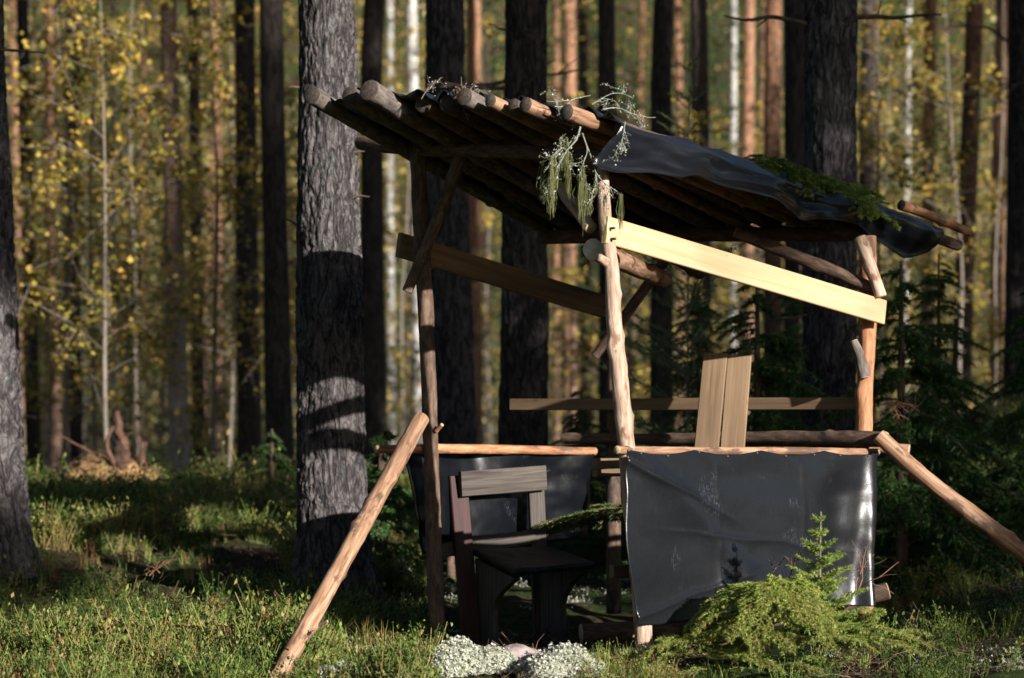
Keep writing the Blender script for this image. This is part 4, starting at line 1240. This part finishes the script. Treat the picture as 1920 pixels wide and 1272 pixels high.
# ------------------------------------------------------------------ ground cover
def sprig_protos(r):
    out = []
    for _ in range(6):                                   # bilberry
        mb = MB()
        S0, S1, C = [], [], []
        for k in range(6):
            a = r.uniform(0, 6.283)
            b = r.normal(0, .025, 3) * [1, 1, 0]
            m_ = b + np.array([math.cos(a) * .03, math.sin(a) * .03, .07]) * r.uniform(.7, 1.3)
            e = m_ + np.array([math.cos(a) * .035, math.sin(a) * .035, .08]) * r.uniform(.6, 1.4)
            S0 += [b, m_]; S1 += [m_, e]
            C.append(m_ + (e - m_) * r.random((9, 1)) * 1.1 + r.normal(0, .013, (9, 3)))
        sticks(mb, S0, S1, .0018, .001, 0, tint=.75)
        C = np.concatenate(C)
        leaves(mb, C, np.full(len(C), .019), 0, tint=r.uniform(.2, .9, len(C)), r=r, asp=.6)
        out.append(mb)
    for _ in range(5):                                   # grass
        mb = MB()
        n = 13
        a = r.uniform(0, 6.283, n)
        d = np.c_[np.cos(a), np.sin(a), np.zeros(n)]
        h = r.uniform(.1, .24, n)[:, None]
        ln = r.uniform(.2, .7, n)[:, None]
        b = r.normal(0, .015, (n, 3)) * [1, 1, 0]
        m_ = b + d * h * ln * .3 + [0, 0, 1] * h * .6
        e = b + d * h * ln + [0, 0, 1] * h * (1 - .3 * ln)
        s = np.c_[-d[:, 1], d[:, 0], np.zeros(n)] * .0022
        V = np.stack([b - s, b + s, m_ + s * .8, m_ - s * .8, e], 1).reshape(-1, 3)
        k = np.arange(n)[:, None] * 5
        tt = r.uniform(.35, .92, n)
        mb.add(V, k + [0, 1, 2, 3], 0, tint=tt)
        mb.add(V, k + [3, 2, 4], 0, tint=tt)
        out.append(mb)
    return out
PRO = sprig_protos(np.random.default_rng(2))

def scatter(name, label, cat, n, region, pick, mat, seed, smin=.7, smax=1.4, tshift=(0, .1), keep=None):
    r = np.random.default_rng(seed)
    x, y = region(r, n)
    if keep is not None:
        k = keep(x, y)
        x, y = x[k], y[k]
    z = H(x, y)
    mb = MB()
    which = r.choice(pick, len(x))
    patch = fbm(np.c_[x * 1.6, y * 1.6, x * 0], seed, 2) - .5
    gap = fbm(np.c_[x * 2.6, y * 2.6, x * 0], seed + 40, 2) > .45
    x, y, z, which, patch = x[gap], y[gap], z[gap], which[gap], patch[gap]
    for w_ in np.unique(which):
        sel = np.where(which == w_)[0]
        p = PRO[w_]
        V0 = np.concatenate(p.V)
        a, s = r.uniform(0, 6.283, len(sel)), r.uniform(smin, smax, len(sel)) * (1 + 1.5 * patch[sel])
        ca, sa = np.cos(a), np.sin(a)
        V = np.stack([(V0[None, :, 0] * ca[:, None] - V0[None, :, 1] * sa[:, None]) * s[:, None] + x[sel][:, None],
                      (V0[None, :, 0] * sa[:, None] + V0[None, :, 1] * ca[:, None]) * s[:, None] + y[sel][:, None],
                      V0[None, :, 2] * s[:, None] + z[sel][:, None] - .01], -1)
        m_ = len(V0)
        fl, tl = [], []
        ts = tshift[0] + patch[sel] * .9 + r.normal(0, tshift[1], len(sel))
        red = r.random(len(sel)) < .02
        for f, _, t in p.Fs:
            fl.append((f[None] + (np.arange(len(sel)) * m_)[:, None, None]).reshape(-1, f.shape[1]))
            tl.append(np.where(np.repeat(red, len(t)), 1.0, np.clip(np.tile(t, len(sel)) + np.repeat(ts, len(t)), 0, .95)))
        V = V.reshape(-1, 3)
        base = mb.n
        mb.V.append(V); mb.T.append(V); mb.n += len(V); mb.tint = True
        for f, t in zip(fl, tl): mb.Fs.append((f + base, 0, t))
    return tag(mb.build(name, M[mat], None, smooth=False), label, cat, kind='stuff')

def wedge(px0, px1, d0, d1, pw=1.0):
    def f(r, n):
        d = d0 + (d1 - d0) * r.random(n) ** pw
        return (r.uniform(px0, px1, n) - 960) / F * d, d
    return f
def off_hut(x, y):
    """bare trampled floor inside the shelter and on the path in front of it"""
    inside = (np.abs((x - .65) * .7 + (y - 12.1) * .7) < 1.0) & (np.abs((x - .65) * -.7 + (y - 12.1) * .7) < 1.05)
    front = (x > -.35) & (x < .62) & (y < 12.6) & (y > 10.2)
    foot = (np.abs(x - (-.43 - .52 * (11.9 - y) / 1.15)) < .12) & (y < 11.7)
    return ~(inside | front | foot)
scatter('bilberry_shrubs', 'bilberry shrubs covering the left bank', 'shrubs', 8200, wedge(-160, 800, 10.1, 19.5, 1.0), range(0, 6), 'berry', 201, .35, 1.35, (.0, .22), off_hut)
scatter('grass', 'fine grass growing among the bilberries on the left', 'grass', 3600, wedge(-160, 830, 10.0, 17, 1.3), range(6, 11), 'berry', 202, .35, .85, (.04, .2), off_hut)
scatter('bilberry_shrubs', 'low bilberry shrubs on the dark slope at right', 'shrubs', 2600, wedge(1230, 2080, 10.1, 20, 1.0), range(0, 6), 'berry', 203, .45, 1.1, (-.1, .1), off_hut)
scatter('grass', 'sparse grass on the slope right of the shelter', 'grass', 500, wedge(1230, 2080, 10.1, 20, .9), range(6, 11), 'berry', 204, .4, .9, (-.02, .1), off_hut)
scatter('grass', 'tufts of grass around the lichen cushions', 'grass', 420, wedge(560, 1260, 10.2, 10.85), range(0, 11), 'berry', 205, .35, .65, (.05, .1))
scatter('bilberry_shrubs', 'bilberry shrubs on the ground behind the shelter', 'shrubs', 3000, wedge(-100, 2050, 16, 34, 1.4), range(0, 6), 'berry', 206, .9, 1.9, (0, .1))

def litter(name, label, n, region, seed, L=(.04, .22)):
    r = np.random.default_rng(seed)
    x, y = region(r, n)
    p = np.c_[x, y, H(x, y) + r.uniform(.005, .05, n)]
    d = unit(r.normal(0, 1, (n, 3)) * [1, 1, .3])
    l = r.uniform(*L, n)[:, None]
    m_ = p + d * l * .5 + r.normal(0, .01, (n, 3))
    mb = MB()
    sticks(mb, np.r_[p, m_], np.r_[m_, p + d * l + r.normal(0, .02, (n, 3))], .0025, .0015, 0, tint=np.repeat(np.tile(r.random(n), 2), 3))
    tag(mb.build(name, M['litter'], None), label, 'litter', kind='stuff')
litter('twig_litter', 'fallen twigs strewn over the ground at right', 3200, wedge(1560, 2060, 10.3, 16), 301)
litter('twig_litter', 'brown twigs and dead stalks among the bilberries on the left', 2600, wedge(-100, 800, 10.2, 18), 304)
litter('twig_litter', 'brown needles and bark bits on the trampled floor', 2600, wedge(700, 1300, 10.2, 12.8), 302, (.02, .09))
def lichen_floor():
    r = np.random.default_rng(303)
    x, y = wedge(600, 2060, 10.2, 16)(r, 260)
    k = off_hut(x, y) & (fbm(np.c_[x * 2, y * 2, x * 0], 55, 2) > .47)
    x, y = x[k], y[k]
    C = np.repeat(np.c_[x, y, H(x, y) + .015], 110, 0)
    C = C + r.normal(0, 1, C.shape) * [.055, .055, .014]
    mb = MB()
    leaves(mb, C, np.full(len(C), .013), 0, tint=np.clip(r.normal(.4, .2, len(C)), 0, 1), r=r, asp=.8)
    tag(mb.build('ground_lichen', M['lichen'], None, smooth=False), 'pale lichen scattered over the forest floor', 'lichen', kind='stuff')
lichen_floor()
twiggy('dead_spruce_twig', 'rusty dead spruce twig right of the rear post', [(P(1650, 760, 12.9), (.7, -.2, .4)), (P(1665, 745, 12.9), (.8, -.2, -.3))], 'twig_red', .2, 115, 'twig', .005, 3, .2)
twiggy('dead_branch', 'bare reddish twigs sticking up right of the spruce sapling', [(P(1610, 1105, 11.0), (.5, 0, .8)), (P(1615, 1100, 11.0), (.9, 0, .6)), (P(1605, 1110, 11.0), (.1, 0, .7))], 'twig_red', .2, 116, 'branch', .003, 1, .0)
twiggy('dead_branch', 'dark dead twig in front of the plastic sheet', [(P(1440, 1100, 10.9), (.15, 0, 1)), (P(1478, 1095, 10.9), (.25, 0, 1))], 'pole_dark', .16, 117, 'branch', .0035, 2, -.2)
twiggy('dead_branch', 'curved grey twigs on the ground right of the rear post', [(P(1690, 800, 13.2), (.5, 0, .9)), (P(1700, 790, 13.2), (.2, 0, 1))], 'twig', .2, 118, 'branch', .003, 1, .3)
twiggy('dead_branch', 'arching rusty frond on the left bank', [(P(140, 1065, 13.2), (.5, 0, .9))], 'twig_red', .16, 119, 'branch', .003, 2, .8)
twiggy('dead_branch', 'rusty dry fern tip in the middle of the left bank', [(P(300, 1075, 13.3), (-.5, 0, .6)), (P(280, 1080, 13.3), (.5, 0, .7))], 'twig_red', .12, 120, 'branch', .004, 2, .3)
pole_thing('broken_stick', 'pale broken stick standing on the sunlit bank at right', [(1845, 760, 16.0), (1828, 778, 16.0), (1812, 800, 16.0)], [.03, .035], 'pole', 'cut', 84, 'stick', 1)
